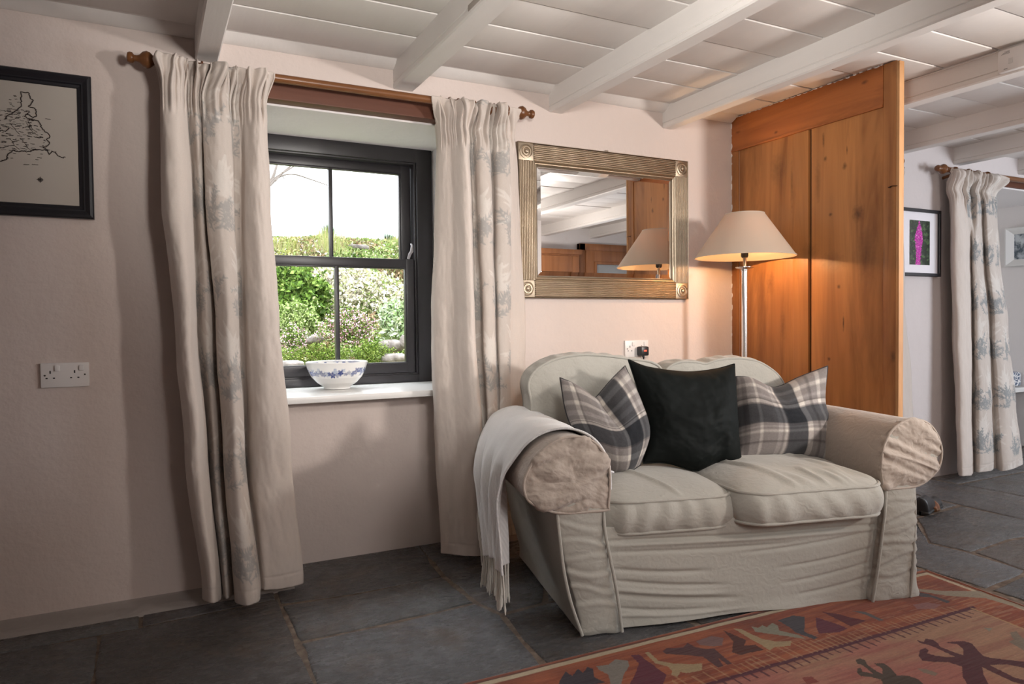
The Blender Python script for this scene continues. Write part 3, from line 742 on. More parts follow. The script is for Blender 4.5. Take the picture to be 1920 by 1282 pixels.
def puff(outl, w0, w1, c0=.02, c1=.05, bulge=.01, spine=None, nb=16, nc=26, rnd=.012, ax=(0, 1, 2), disp=None, power=.5, c1f=None):
    """outl (m,2); solid between w0 and w1 along the third axis; c0,c1 crown of the end faces. Returns grid (rows, m, 3)"""
    m = len(outl); cen = outl.mean(0) if spine is None else None
    sp = np.tile(cen, (m, 1)) if spine is None else spine
    rows = []
    def ring(f, w_): 
        q = sp+(outl-sp)*f
        rows.append(np.c_[q, np.broadcast_to(w_, (m,))])
    sg = 1 if w1 > w0 else -1
    for f in np.linspace(0.0, .97, nc): ring(f, w0-sg*c0*(1-f**2)**power+sg*rnd*0)
    nrm = outl-sp; nrm /= np.linalg.norm(nrm, axis=1)[:, None]+1e-9
    for t in np.linspace(0, 1, nb):
        w_ = w0+(w1-w0)*t; k = math.sin(PI*t)**.6*bulge
        rows.append(np.c_[outl+nrm*k, np.full(m, w_)])
    for f in np.linspace(.97, 0.0, nc):
        cc = c1 if c1f is None else c1f(sp+(outl-sp)*f)
        ring(f, w1+sg*cc*(1-f**2)**power)
    P = np.array(rows)
    inv = [0, 0, 0]
    for i, a in enumerate(ax): inv[a] = i
    P = P[:, :, inv]
    if disp is not None:
        N = normals(P); P = P+N*disp(P)[..., None]
    return P
def solid_grid(name, P, mat, parent, label=None, flip=False):
    """closed in v, poles at the first and last row"""
    n, m = P.shape[:2]
    return grid(name, P, mat, parent, cv=True, label=label, flip=flip)
def orient(o):
    bm = bmesh.new(); bm.from_mesh(o.data); bmesh.ops.remove_doubles(bm, verts=bm.verts, dist=1e-5); bmesh.ops.recalc_face_normals(bm, faces=bm.faces); bm.to_mesh(o.data); bm.free()
    return o

# ------------------------------------------------------------------ sofa
SA = math.radians(-13.5)
SU_ = np.array([math.cos(SA), math.sin(SA), 0]); SV_ = np.array([-math.sin(SA), math.cos(SA), 0])
SO = (onZ(1110, 1192)+onZ(1715, 1120))/2
def sw(u, v, z): return SO+SU_*u+SV_*v+np.array([0, 0, z])
def onS(px, py, v0, lean=0.0, zr=.45):
    """pixel met with the plane v = v0 + lean*(z-zr) of the sofa's own frame"""
    d = ray(px, py); n = SV_-np.array([0, 0, lean]); c = v0-lean*zr
    t = (c-(CAM-SO)@n)/(d@n); return CAM+d*t
def loc(p): q = np.asarray(p)-SO; return np.stack([q@SU_, q@SV_, q[..., 2]], -1)
SG = (.475, .455, .405); SG2 = (.415, .40, .355); TAN = (.50, .425, .365); TAN2 = (.43, .365, .31)
SOFAM = fabric('sage green damask slipcover', SG, SG2, 900, .16, .92, .25)
COVER = fabric('beige damask arm cover', TAN, TAN2, 900, .22, .92, .25)
sofa = empty('sofa', tuple(SO), 'two seater sofa in a loose sage green damask slipcover below the mirror', 'sofa', SA)
def wr(P, sx, sy, sz, s, o=4): return fbm(P[..., 0]*sx+s, P[..., 1]*sy+2*s, P[..., 2]*sz+s, o)-.5
def piping(name, pts, r=.0055, parent=None, mat=None, n=None):
    pts = cr(np.asarray(pts, float), n or max(20, len(pts)*8))
    b = MB(); b.tube(pts, r, 8); return b.build(name, mat or SOFAM, parent or sofa, True)

# body / skirt
def body_profile(z):
    f = z/.42
    return -.655-.03*f, .615-.005*f, .014-.0*f, .80-.02*f
nz, npz = 90, 420; rows = []
for k in range(nz):
    z = .34*k/(nz-1)+.006; ul, ur, vf, vb = body_profile(z); rc = .05
    q = []
    per = [(ul+rc, vf+rc, PI, 1.5*PI), (ur-rc, vf+rc, 1.5*PI, 2*PI), (ur-rc, vb-rc, 0, .5*PI), (ul+rc, vb-rc, .5*PI, PI)]
    for (cx, cy, a0, a1) in per:
        for a in np.linspace(a0, a1, 10): q.append((cx+rc*math.cos(a), cy+rc*math.sin(a)))
    q = np.array(q); Lr = np.r_[0, np.cumsum(np.linalg.norm(np.diff(np.r_[q, q[:1]], axis=0), axis=1))]; s = np.linspace(0, Lr[-1], npz, endpoint=False); q = np.r_[q, q[:1]]
    rows.append(np.c_[np.interp(s, Lr, q[:, 0]), np.interp(s, Lr, q[:, 1]), np.full(npz, z)])
P = np.array(rows)
c_ = np.array([-.02, .4])
N = np.zeros_like(P); N[..., :2] = P[..., :2]-c_; N[..., 0] *= .6; N /= np.linalg.norm(N, axis=2)[..., None]
isf = (P[..., 1] < .05)
u_, z_ = P[..., 0], P[..., 2]
edge = np.exp(-((u_+.52)/.16)**2)+np.exp(-((u_-.42)/.18)**2)
def crease(u, z, u0, z0, slope, length, w_, depth):
    t = (u-u0)/length; zc = z0+slope*(u-u0)+.03*np.clip(t, 0, 1)*(1-np.clip(t, 0, 1))*-1
    return depth*np.exp(-((z-zc)/w_)**2)*ss(-.15, .1, t)*(1-ss(.7, 1.1, t))
ec = .35+.65*np.clip(edge, 0, 1)
D = ec*(.006*wr(P, 3.0, 3.0, 18, 1.3)+.004*wr(P, 9, 9, 34, 4.4))+.012*(fbm(u_*2.0, z_*6+u_*1.3, 3.1, 2)-.5)
for (u0, z0, sl, L_, w_, d_) in [(-.55, .300, -.02, 1.1, .006, -.010), (-.55, .285, -.02, 1.1, .008, .008), (-.54, .262, -.03, .7, .006, -.007), (-.54, .205, -.10, .35, .007, -.009), (-.53, .165, -.12, .40, .006, -.009), (-.53, .120, -.12, .45, .007, -.010), (-.52, .135, -.12, .4, .007, .007),
                             (-.53, .075, -.10, .35, .006, -.007), (-.53, .05, -.05, .5, .006, .006), (.42, .25, .06, -.5, .006, -.007), (.42, .19, .10, -.35, .006, -.008), (.43, .14, .12, -.35, .006, -.007), (.44, .09, .12, -.3, .006, -.008), (0., .30, .0, .45, .005, -.004)]:
    D = D+np.where(isf, crease(u_, z_, u0, z0, sl, L_, w_, d_), 0)
D = D*(.35+.65*ss(0, .05, z_)); D = D-.02*np.exp(-((z_-.0)/.05)**2)*0+.012*ss(.06, 0, z_)*(np.sin(u_*15+P[..., 1]*11)*.5+.5)
P = P+N*D[..., None]
P[..., 2] += .012*ss(.05, 0, z_)*(vn(u_*4, P[..., 1]*4, 2.0))
cap = []
for f in (.97, .7, .35, 0): q = P[-1].copy(); q[:, :2] = c_+(q[:, :2]-c_)*f; q[:, 2] += .004*(1-f); cap.append(q)
grid('skirted_base', np.concatenate([P, np.array(cap)]), SOFAM, sofa, cv=True)

# arms: roll over an upright post
def arm_outline(sg, off=0.0, roll_only=False):
    # sg -1 left, +1 right; coordinates (u, z); inner edge faces the seat
    if sg < 0:
        post_o0, post_o1, post_i0, post_i1 = -.668, -.742, -.525, -.586
        roll = [(-.577, .425), (-.572, .50), (-.578, .565), (-.612, .622), (-.672, .650), (-.745, .640), (-.806, .595), (-.846, .525), (-.836, .468), (-.790, .440), (-.750, .424)]
    else:
        post_o0, post_o1, post_i0, post_i1 = .632, .622, .432, .486
        roll = [(.482, .430), (.474, .49), (.484, .565), (.522, .624), (.590, .652), (.655, .640), (.696, .602), (.720, .540), (.708, .480), (.668, .444), (.628, .424)]
    if roll_only:
        a, c_ = roll[0], roll[-1]
        poly = [((a[0]*.8+c_[0]*.2), .418), (a[0]+.001, .419)]+roll[0:]+[((a[0]*.3+c_[0]*.7), .418)]
    else:
        poly = [(post_i0, .008), ((post_i0*.7+post_i1*.3), .10), ((post_i0*.35+post_i1*.65), .22), (post_i1, .35)]+roll+[(post_o1, .38), (post_o0*.5+post_o1*.5, .20), (post_o0, .06), (post_o0+(.004 if sg < 0 else -.0), .008), ((post_o0+post_i0)/2, .004)]
    C2 = closed(poly, 260 if not roll_only else 220)
    if off:
        d = np.roll(C2, -1, 0)-np.roll(C2, 1, 0); nn = np.stack([d[:, 1], -d[:, 0]], 1); nn /= np.linalg.norm(nn, axis=1)[:, None]
        if ((C2+nn-C2.mean(0))**2).sum() < ((C2-nn-C2.mean(0))**2).sum(): nn = -nn
        C2 = C2+nn*off
    return C2
for sg in (-1, 1):
    C2 = arm_outline(sg)
    zc = np.clip(C2[:, 1], .03, .535); cu = np.where(zc < .42, (-.597-.066*zc/.42) if sg < 0 else (.532+.022*zc/.42), (-.705 if sg < 0 else .605))
    cu2 = np.interp(zc, [0, .40, .50], [(-.597 if sg < 0 else .532), (-.664 if sg < 0 else .554), (-.705 if sg < 0 else .605)])
    spn = np.c_[cu2, zc]
    def dsp(P, sg=sg):
        u, v, z = P[..., 0], P[..., 1], P[..., 2]; low = ss(.44, .38, z); fr = ss(.03, .0, v)
        d = .009*(fbm(u*5+sg*3, v*5, z*14+u*8*sg, 4)-.5)*low+.008*wr(P, 6, 4, 14, 3+sg)
        for z0, w_, a in ((.355, .005, .006), (.30, .006, .008), (.255, .005, .006), (.205, .007, .009), (.15, .006, .008), (.10, .006, .007)):
            zc2 = z0+(.12 if sg < 0 else -.15)*(u-(-.6 if sg < 0 else .55))*-1+.01*np.sin(u*25+z0*40)
            a = a*.45; d = d-fr*low*a*np.exp(-((z-zc2)/w_)**2)+fr*low*a*.8*np.exp(-((z-zc2-.016)/w_)**2)
        return -d if False else d
    P = puff(C2, .80, -.004, .02, .012, .0, spn, 60, 22, ax=(0, 2, 1), disp=dsp)
    o = orient(grid('arm', P, SOFAM, sofa, cv=True))
    # cover with gathered front face
    C3 = arm_outline(sg, .006, True); cc = np.array([-.700 if sg < 0 else .605, .525]); ring_ang = np.arctan2(C3[:, 1]-cc[1], C3[:, 0]-cc[0])
    def dsc(P, sg=sg, cc=cc):
        u, v, z = P[..., 0], P[..., 1], P[..., 2]; fr = ss(.012, -.01, v)
        du, dz = u-cc[0], z-cc[1]; rr = np.hypot(du, dz)
        d = .0035*wr(P, 14, 5, 14, 7+sg)
        rid = np.abs(fbm(du*6+1.2*np.sin(dz*8), dz*19+sg*du*7, 3.3+sg, 2)-.5)*2.6
        d = d+fr*(.026*np.clip(.24-rid, -.4, .24)+.008*(fbm(du*40, dz*60, 2)-.5))*ss(.000, .02, rr)
        pk = np.sin(np.arctan2(dz, du)*30+9*vn(np.arctan2(dz, du)*4, rr*30))*ss(.108, .130, rr)*fr; d = d+.0012*pk
        if sg > 0: d = d+.003*(fbm(u*30, v*9, z*30)-.5)*(1-fr)
        return d
    P = puff(C3, .62 if sg > 0 else .75, -.013, .0, .014, .0, np.tile(cc, (len(C3), 1)), 50, 30, ax=(0, 2, 1), disp=dsc)
    P = P[24:]                                            # open at the back
    o = grid('arm_cover', P, COVER, sofa, cv=True, label='beige cover over the arm'); orient(o)
    pts = [(C3[i, 0], -.015, C3[i, 1]) for i in range(len(C3))]
    b = MB(); b.tube(np.array(pts), .0045, 8, True); b.build('cover_piping', COVER, o, True)
    # upright seams of the front posts
    if sg < 0:
        piping('seam_piping', [(-.742, -.006, .41), (-.735, -.010, .33), (-.722, -.012, .22), (-.700, -.014, .12), (-.664, -.016, .012)])
        piping('seam_piping', [(-.586, -.008, .41), (-.583, -.014, .34), (-.566, -.016, .25), (-.545, -.018, .14), (-.528, -.018, .010)])
    else:
        piping('seam_piping', [(.492, -.010, .41), (.484, -.014, .33), (.470, -.016, .24), (.452, -.018, .13), (.430, -.018, .010)])
        piping('seam_piping', [(.618, -.002, .41), (.622, -.004, .33), (.612, -.010, .22), (.604, -.014, .12), (.592, -.016, .012)])
# inside and outside back
ob = closed([(-.60, .04), (-.62, .35), (-.62, .62), (-.60, .74), (-.50, .815), (-.36, .835), (-.18, .815), (-.04, .775), (.10, .815), (.26, .835), (.40, .80), (.49, .72), (.52, .60), (.52, .35), (.50, .04), (.2, .03), (-.3, .03)], 240)
P = puff(ob, .765, .66, .01, .02, .006, None, 12, 16, ax=(0, 2, 1), disp=lambda P: .006*wr(P, 8, 8, 8, 2)); orient(solid_grid('back', P, SOFAM, sofa))
for name, poly, sd, vb in (('back_cushion', [(-.60, .46), (-.655, .60), (-.662, .70), (-.672, .775), (-.640, .830), (-.560, .872), (-.45, .888), (-.34, .882), (-.23, .866), (-.135, .850), (-.090, .815), (-.078, .74), (-.075, .60), (-.085, .46), (-.3, .44)], 1.0, .0),
                       ('back_cushion', [(-.05, .46), (-.07, .62), (-.082, .76), (-.065, .815), (-.010, .845), (.07, .846), (.12, .838), (.18, .853), (.27, .858), (.36, .845), (.43, .812), (.485, .765), (.512, .70), (.505, .60), (.49, .46), (.2, .44)], 5.0, .012)):
    C2 = closed(poly, 260)
    def ds(P, sd=sd): return .010*wr(P, 5, 5, 5, sd)+.004*wr(P, 22, 22, 22, sd+3)+.003*np.sin(P[..., 0]*90+8*vn(P[..., 2]*9, P[..., 0]*3, sd))*ss(.60, .63, P[..., 1])*ss(.74, .70, P[..., 1])
    P = puff(C2, .725+vb, .600+vb, .02, .030, .010, None, 20, 28, ax=(0, 2, 1), disp=ds, power=.7)
    o = orient(solid_grid(name, P, SOFAM, sofa, 'plump sage green back cushion'))
    for w_ in (.600+vb, .725+vb):
        b = MB(); b.tube(np.c_[C2[:, 0], np.full(len(C2), w_), C2[:, 1]], .0055, 8, True); b.build('piping', SOFAM, o, True)
# seat cushions
for k, (u0, u1, v0, z0, z1, cr_, sd) in enumerate(((-.572, -.083, .012, .318, .425, .056, 2.0), (-.097, .462, -.060, .335, .440, .058, 7.0))):
    r_ = .095; poly = []
    for cx, cy, a0 in ((u0+r_, v0+r_, PI), (u1-r_, v0+r_, 1.5*PI), (u1-r_*.6, .60-r_, 0), (u0+r_*.6, .60-r_, .5*PI)):
        for a in np.linspace(a0, a0+PI/2, 4): poly.append((cx+r_*math.cos(a), cy+r_*math.sin(a)))
    # straighten long sides
    ext = []
    for i, q in enumerate(poly):
        ext.append(q); nx = poly[(i+1) % len(poly)]
        if i % 4 == 3:
            for f in (.33, .66): ext.append((q[0]*(1-f)+nx[0]*f, q[1]*(1-f)+nx[1]*f))
    C2 = closed(ext, 360)
    def ds(P, sd=sd, v0=v0, z0=z0, z1=z1):
        u, v, z = P[..., 0], P[..., 1], P[..., 2]
        band = ss(z0, z0+.015, z)*ss(z1+.004, z1-.012, z); top_ = ss(z1-.005, z1+.012, z)
        g = np.sin(u*75+10*vn(u*5, z*4, sd)+z*18)*(.4+.6*vn(u*7, 1.0, sd))
        d = band*(.0038*g+.004*wr(P, 20, 20, 20, sd))*ss(v0+.12, v0+.02, v)
        cr_l = np.abs(fbm(u*5.5+v*2.2+sd, v*1.3, sd, 3)-.5)
        d = d+top_*(-.010*np.exp(-(cr_l/.028)**2)*ss(v0, v0+.05, v)+.010*wr(P, 4, 4, 4, sd+1))
        return d+.003*wr(P, 16, 16, 16, sd+5)
    P = puff(C2, z0, z1, .004, cr_, .024, None, 22, 34, ax=(0, 1, 2), disp=ds, power=.75)
    tilt = 0
    o = orient(solid_grid('seat_cushion', P, SOFAM, sofa, 'squashy sage green seat cushion'))
    n_ = len(C2); sag = .006*(fbm(C2[:, 0]*4+sd, C2[:, 1]*4)-.5)
    for w_ in (z0+.002, z1):
        d2 = C2-C2.mean(0); d2 /= np.linalg.norm(d2, axis=1)[:, None]
        b = MB(); b.tube(np.c_[C2+d2*.006, w_+sag], .0058, 8, True); b.build('piping', SOFAM, o, True)

q0 = loc(onS(1136, 886, .02)); b = MB()
b.tube(cr([q0, q0+np.array([.010, -.012, .006]), q0+np.array([.022, -.016, .002])], 8), [.004]*8, 4); b.build('care_label', plain('white label', (.75, .74, .76), .7), sofa)
# ------------------------------------------------------------------ scatter cushions
def plaid(S, T, warp, weft):
    """tartan from two band lists [(position, width, colour)] over a ground"""
    def axis(a, bands, ground):
        c = np.ones(a.shape+(3,))*np.array(ground)
        for p_, w_, cc in bands:
            m_ = ss(p_-w_/2-.014, p_-w_/2+.010, a)*ss(p_+w_/2+.014, p_+w_/2-.010, a); c = c*(1-m_[..., None])+np.array(cc)*m_[..., None]
        return c
    return np.sqrt(axis(S, *warp)*axis(T, *weft))
CRM, TAU, CHA, LGT = (.72, .67, .60), (.09, .078, .075), (.018, .020, .024), (.42, .39, .37)
GR1 = (.24, .215, .205)
def pillow(name, label, cat, edges, n=90, thick=.085, mat=None, plaidf=None, sd=1.0, nrm=None, dents=(), seam=None, back=.6, wrk=.006):
    """edges: four world-space point lists: bottom (l>r), right (b>t), top (l>r), left (b>t)"""
    B, R_, T_, L_ = [cr(np.asarray(e), n) for e in edges]
    s = np.linspace(0, 1, n)[None, :, None]; t = np.linspace(0, 1, n)[:, None, None]
    P = (1-t)*B[None]+t*T_[None]+(1-s)*L_[:, None]+s*R_[:, None]-((1-s)*(1-t)*B[0]+s*(1-t)*B[-1]+(1-s)*t*T_[0]+s*t*T_[-1])
    S, T2 = np.meshgrid(np.linspace(-1, 1, n), np.linspace(-1, 1, n))
    h = ((1-S**2)*(1-T2**2)); h = np.clip(h, 0, 1)**.5*(1-.15*(S**2+T2**2)/2)
    if nrm is None:
        nrm = np.cross(B[-1]-B[0], T_.mean(0)-B.mean(0)); nrm = nrm/np.linalg.norm(nrm)
    dn = np.zeros_like(h)
    for (sx, sy, rx, ry, a) in dents: dn += a*np.exp(-((S-sx)/rx)**2-((T2-sy)/ry)**2)
    w_ = wrk*(fbm(S*2.2+sd, T2*2.2, sd, 4)-.5)*2+.0025*(fbm(S*9, T2*9, sd+3)-.5)
    fr = h*thick+(dn+w_)*np.clip(h*1.6, 0, 1)
    bk = -h*thick*back
    Pf = P+nrm*fr[..., None]; Pb = P+nrm*bk[..., None]
    base = P.reshape(-1, 3).mean(0); base[2] = P[..., 2].min()
    col = np.ones((n, n, 3))*.5 if plaidf is None else plaidf(S, T2)
    t_ = empty(name, tuple(base), label, cat)
    V = np.concatenate([(Pf-base).reshape(-1, 3), (Pb-base).reshape(-1, 3)]); F = gridF(n, n)+[f[::-1] for f in gridF(n, n, off=n*n)]
    o = mesh('cushion_cover', V, F, mat, t_, True, np.concatenate([col.reshape(-1, 3)]*2)); orient(o)
    loop = np.concatenate([B[:-1], R_[:-1], T_[::-1][:-1], L_[::-1][:-1]])-base
    b = MB(); b.tube(loop, .0028, 6, True); b.build('edge_seam', seam or mat, t_, True)
    return t_
WOOL = colfabric('tartan wool', 420, 1.0, .5, .35, .15)
VELV = Mt('black green velvet', .75, spec=.2); VELV.color(VELV.mix((.0012, .0026, .0023), (.002, .0045, .004), VELV.noise(3)))
VELV.b.inputs['Sheen Weight'].default_value = .0; VELV.b.inputs['Sheen Roughness'].default_value = .35; VELV.b.inputs['Sheen Tint'].default_value = (.06, .12, .10, 1); VELV.bump(VELV.noise(900), .1, .0004); VELV = VELV.m
DARKS = plain('dark cushion seam', (.03, .028, .03), .9)
def S_(pts, v0, lean): return [onS(px, py, v0, lean) for px, py in pts]
v0, ln_ = .245, .42
pillow('tartan_cushion', 'grey and cream tartan cushion against the left arm, top pinched in', 'cushion',
       [S_([(1128, 868), (1150, 885), (1178, 884), (1200, 872)], v0, ln_), [onS(1200, 872, v0, ln_), onS(1217, 812, v0, ln_), onS(1200, 750, v0, ln_), onS(1172, 686, v0, ln_)],
        S_([(1050, 708), (1080, 722), (1112, 745), (1120, 742), (1146, 712), (1172, 686)], v0, ln_+.08), [onS(1128, 868, v0, ln_), onS(1085, 822, v0, ln_), onS(1062, 775, v0, ln_+.04), onS(1050, 708, v0, ln_+.08)]],
       mat=WOOL, plaidf=lambda S, T: plaid(S, T, ([(-.78, .10, CRM), (-.72, .03, TAU), (-.25, .06, LGT), (.18, .10, CRM), (.42, .40, CHA), (.66, .05, CRM), (.85, .12, LGT)], GR1),
                                           ([(-.72, .14, CRM), (-.45, .05, TAU), (-.20, .46, CHA), (.08, .10, CRM), (.10, .02, TAU), (.30, .10, LGT), (.52, .07, CRM), (.80, .12, CRM)], GR1)),
       sd=2, dents=((0.1, .75, .25, .45, -.035), (.15, .3, .12, .3, -.012)), seam=DARKS, thick=.10)
v0, ln_ = .30, .45
pillow('tartan_cushion', 'grey and cream tartan cushion against the right arm, corner pointing up', 'cushion',
       [S_([(1385, 858), (1440, 856), (1500, 855), (1561, 866)], v0, ln_), S_([(1561, 866), (1558, 800), (1546, 755), (1552, 686)], v0, ln_),
        S_([(1380, 706), (1405, 708), (1435, 722), (1458, 725), (1500, 706), (1552, 686)], v0, ln_), S_([(1385, 858), (1382, 810), (1380, 760), (1380, 706)], v0, ln_)],
       mat=WOOL, plaidf=lambda S, T: plaid(S, T, ([(-.88, .1, TAU), (-.62, .05, CRM), (-.25, .08, LGT), (-.12, .05, CRM), (.15, .42, CHA), (.42, .10, CRM), (.62, .05, TAU), (.80, .06, CRM)], GR1),
                                           ([(-.70, .05, TAU), (-.45, .06, CRM), (-.34, .04, LGT), (.02, .52, CHA), (.36, .08, CRM), (.42, .03, TAU), (.52, .06, LGT), (.75, .08, CRM)], GR1)),
       sd=6, dents=((-.05, .9, .3, .4, -.03),), seam=DARKS, thick=.10)
v0, ln_ = .27, .40
pillow('velvet_cushion', 'black green velvet cushion in the middle of the sofa', 'cushion',
       [S_([(1206, 868), (1250, 868), (1308, 882), (1345, 866), (1391, 868)], v0, ln_), S_([(1391, 868), (1384, 820), (1380, 760), (1377, 682)], v0, ln_),
        S_([(1178, 674), (1215, 688), (1285, 697), (1340, 692), (1377, 682)], v0, ln_), S_([(1206, 868), (1208, 810), (1200, 745), (1178, 674)], v0, ln_)],
       mat=VELV, sd=9, dents=((.3, -.5, .3, .3, -.012), (.6, -.6, .12, .5, .014)), thick=.10, wrk=.014)

# ------------------------------------------------------------------ throw over the left arm
C2 = arm_outline(-1, .018)
# path over the roll: inner low -> top -> outer, then hanging
i0 = np.argmin(np.hypot(C2[:, 0]+.560, C2[:, 1]-.475)); i1 = np.argmin(np.hypot(C2[:, 0]+.864, C2[:, 1]-.525))
fwd = [C2[(i0+k) % len(C2)] for k in range(len(C2))]; kk = (i1-i0) % len(C2); path = np.array(fwd[:kk+1])
if path[:, 1].max() < .6: path = np.array([C2[(i0-k) % len(C2)] for k in range(((i0-i1) % len(C2))+1)])
hang = np.array([(-.868, z) for z in np.linspace(.50, .20, 40)]); hang[:, 0] -= .006*np.linspace(0, 1, 40)
path = np.r_[path, hang]; L = np.r_[0, np.cumsum(np.linalg.norm(np.diff(path, axis=0), axis=1))]
nb_, nv_ = 200, 110; s = np.linspace(0, L[-1], nb_); pu, pz = np.interp(s, L, path[:, 0]), np.interp(s, L, path[:, 1]); sn = s/L[-1]
vf = np.interp(sn, [0, .12, .25, .38, .50, .62, .8, 1], [-.005, .005, .035, .075, .10, .11, .09, .06])
vr = np.interp(sn, [0, .12, .22, .32, .45, .58, .75, 1], [.10, .30, .60, .75, .75, .66, .54, .40])
tt = np.linspace(0, 1, nv_)[None]; Vv = vf[:, None]+(vr-vf)[:, None]*tt
U = np.repeat(pu[:, None], nv_, 1); Z = np.repeat(pz[:, None], nv_, 1)
hg = ss(.52, .75, sn)[:, None]; inn = ss(.25, .05, sn)[:, None]
fold = np.sin(tt*2*PI*3.2+.8*np.sin(sn*4)[:, None]+.5)+.5*np.sin(tt*2*PI*6.5+2)
U = U-hg*(.020+.020*fold)-.004; Z = Z+(1-hg)*(1-inn)*.003*fold+inn*.004*fold
Z = Z+ss(.9, 1, sn)[:, None]*.02*np.sin(tt*5)
nz_ = fbm(U*9, Vv*9, Z*9, 4)-.5; U = U-.006*nz_*hg; Z = Z+.006*nz_*(1-hg)
P = np.stack([U, Vv, Z], -1)
THR = Mt('pale grey herringbone wool', 1.0, spec=.1)
vv_ = THR.n('ShaderNodeTexWave', wave_type='BANDS'); vv_.inputs['Scale'].default_value = 70; vv_.inputs['Distortion'].default_value = 1.5; THR.l(THR.scale((1, 1, .6), (.5, .3, .8)), vv_.inputs['Vector'])
THR.color(THR.mix((.76, .75, .745), (.68, .67, .665), vv_.outputs['Fac'])); THR.b.inputs['Sheen Weight'].default_value = .4; THR.bump(vv_.outputs['Fac'], .3, .002); THR = THR.m
th = empty('throw_blanket', tuple(sw(-.80, .3, 0)), 'pale grey wool throw with cream fringe over the left sofa arm', 'throw', SA)
lo = np.array([-.80, .3, 0])
o = grid('blanket', P-lo, THR, th, solid=.007)
FRM = fabric('cream fringe yarn', (.82, .79, .72)); r = np.random.RandomState(3)
b = MB(); Pe = P[-1]-lo
for i in range(62):
    f = i/61; j = f*(nv_-1); q = Pe[int(j)]; l_ = .125+r.uniform(-.02, .015); a = r.uniform(-.012, .012); c_ = r.uniform(-.012, .012)
    pts = [q+np.array([0, 0, .004]), q+np.array([a*.4, c_*.3, -l_*.35]), q+np.array([a*.7, c_*.8, -l_*.7]), q+np.array([a, c_, -l_])]
    b.tube(cr(pts, 8), [.0030, .0028, .003, .0026, .0027, .0024, .004, .0018], 6)
ob_ = b.build('fringe', FRM, th, True); ob_['kind'] = 'stuff'
b = MB()
for i in range(14):
    k = int(nb_*(.86+.14*i/14)); q = P[k, -1]-lo; l_ = .07+r.uniform(-.02, .02)
    b.tube(cr([q, q+np.array([-.004, .006, -l_*.5]), q+np.array([-.002, .010+r.uniform(-.004, .004), -l_])], 6), .0022, 5)
b.build('side_fringe', FRM, th, True)['kind'] = 'stuff'
# ------------------------------------------------------------------ mirror
GOLD = Mt('aged gilt bronze', .42, 1.0); GOLD.color(GOLD.mix((.47, .395, .30), (.27, .22, .165), GOLD.noise(12, detail=6))); GOLD.bump(GOLD.noise(160), .25, .001); GOLD = GOLD.m
GOLDD = plain('dark gilt recess', (.10, .07, .045), .5, 1.0)
MIRR = plain('mirror glass', (.88, .89, .89), .0, 1.0)
mx0, mx1, mz0, mz1 = 1.532, 2.538, 1.140, 1.860
cx, cz = (mx0+mx1)/2, (mz0+mz1)/2; hw, hh = (mx1-mx0)/2, (mz1-mz0)/2
mr = empty('wall_mirror', (cx, 0, cz), 'landscape mirror in a reeded antique gold frame above the sofa', 'mirror')
CB = .083; fwid = .083
def reeds(name, along, c0, c1, p0, p1, outward):
    """reeded rail: along 'x' or 'z', from c0 to c1, across p0..p1"""
    nr = 9; n = nr*10+1; f = np.linspace(0, 1, n); hgt = .0145+.0065*np.abs(np.sin(f*nr*PI))
    prof = [(p0, -.001)]+list(zip(p0+(p1-p0)*f, hgt))+[(p1, -.001)]
    rows = []
    for c in np.linspace(c0, c1, 3):
        rows.append([(c, -h-.004, p) if along == 'x' else (p, -h-.004, c) for p, h in prof])
    return orient(grid(name, np.array(rows), GOLD, mr))
reeds('reeded_rail', 'x', -hw+CB, hw-CB, hh-.003, hh-fwid, 1); reeds('reeded_rail', 'x', -hw+CB, hw-CB, -hh+.003, -hh+fwid, 1)
reeds('reeded_rail', 'z', -hh+CB, hh-CB, -hw+.003, -hw+fwid, 1); reeds('reeded_rail', 'z', -hh+CB, hh-CB, hw-.003, hw-fwid, 1)
for sx in (-1, 1):
    for sz in (-1, 1):
        c = (sx*(hw-CB/2), 0, sz*(hh-CB/2)); b = MB()
        b.box((c[0]-CB/2+.001, -.022, c[2]-CB/2+.001), (c[0]+CB/2-.001, -.002, c[2]+CB/2-.001), bev=.003)
        ob_ = b.build('corner_block', GOLD, mr, True)
        b = MB(); b.lathe([(.034, -.020), (.034, -.026), (.030, -.027), (.027, -.0235), (.024, -.024), (.021, -.029), (.018, -.029), (.015, -.0245), (.012, -.025), (.010, -.031), (.006, -.034), (0, -.034)], c, 36, 'y')
        b.build('rosette', GOLD, ob_, True)
# inner bead and outer lip
P = frame_moulding([(0, 0), (0, .024), (.002, .026), (.004, .024), (.004, 0)], hw+.0015, hh+.0015); grid('outer_lip', P, GOLD, mr, cv=True, smooth=False)
iw, ih = hw-fwid, hh-fwid
P = frame_moulding([(-.002, .0), (-.002, .020), (.002, .0235), (.006, .020), (.008, .017), (.010, .0165), (.014, .020), (.018, .0165), (.020, .012), (.022, .007), (.022, .0)], iw, ih); grid('inner_bead', P, GOLD, mr, cv=True, smooth=False)
gw, gh = iw-.020, ih-.020; bv = .022
V = [(-gw, -.006, -gh), (gw, -.006, -gh), (gw, -.006, gh), (-gw, -.006, gh), (-gw+bv, -.0085, -gh+bv), (gw-bv, -.0085, -gh+bv), (gw-bv, -.0085, gh-bv), (-gw+bv, -.0085, gh-bv)]
mesh('bevelled_glass', V, [(4, 5, 6, 7), (0, 1, 5, 4), (1, 2, 6, 5), (2, 3, 7, 6), (3, 0, 4, 7)], MIRR, mr, False)
b = MB(); b.box((-hw+.01, -.005, -hh+.01), (hw-.01, -.0005, hh-.01)); b.build('backing', GOLDD, mr)
b = MB()
for dx in (-.008, .0, .008):
    b.tube([(dx, -.004, hh), (dx-.002, -.008, hh+.008), (dx+.002, -.004, hh+.013), (dx+.003, -.001, hh+.006)], .0016, 6)
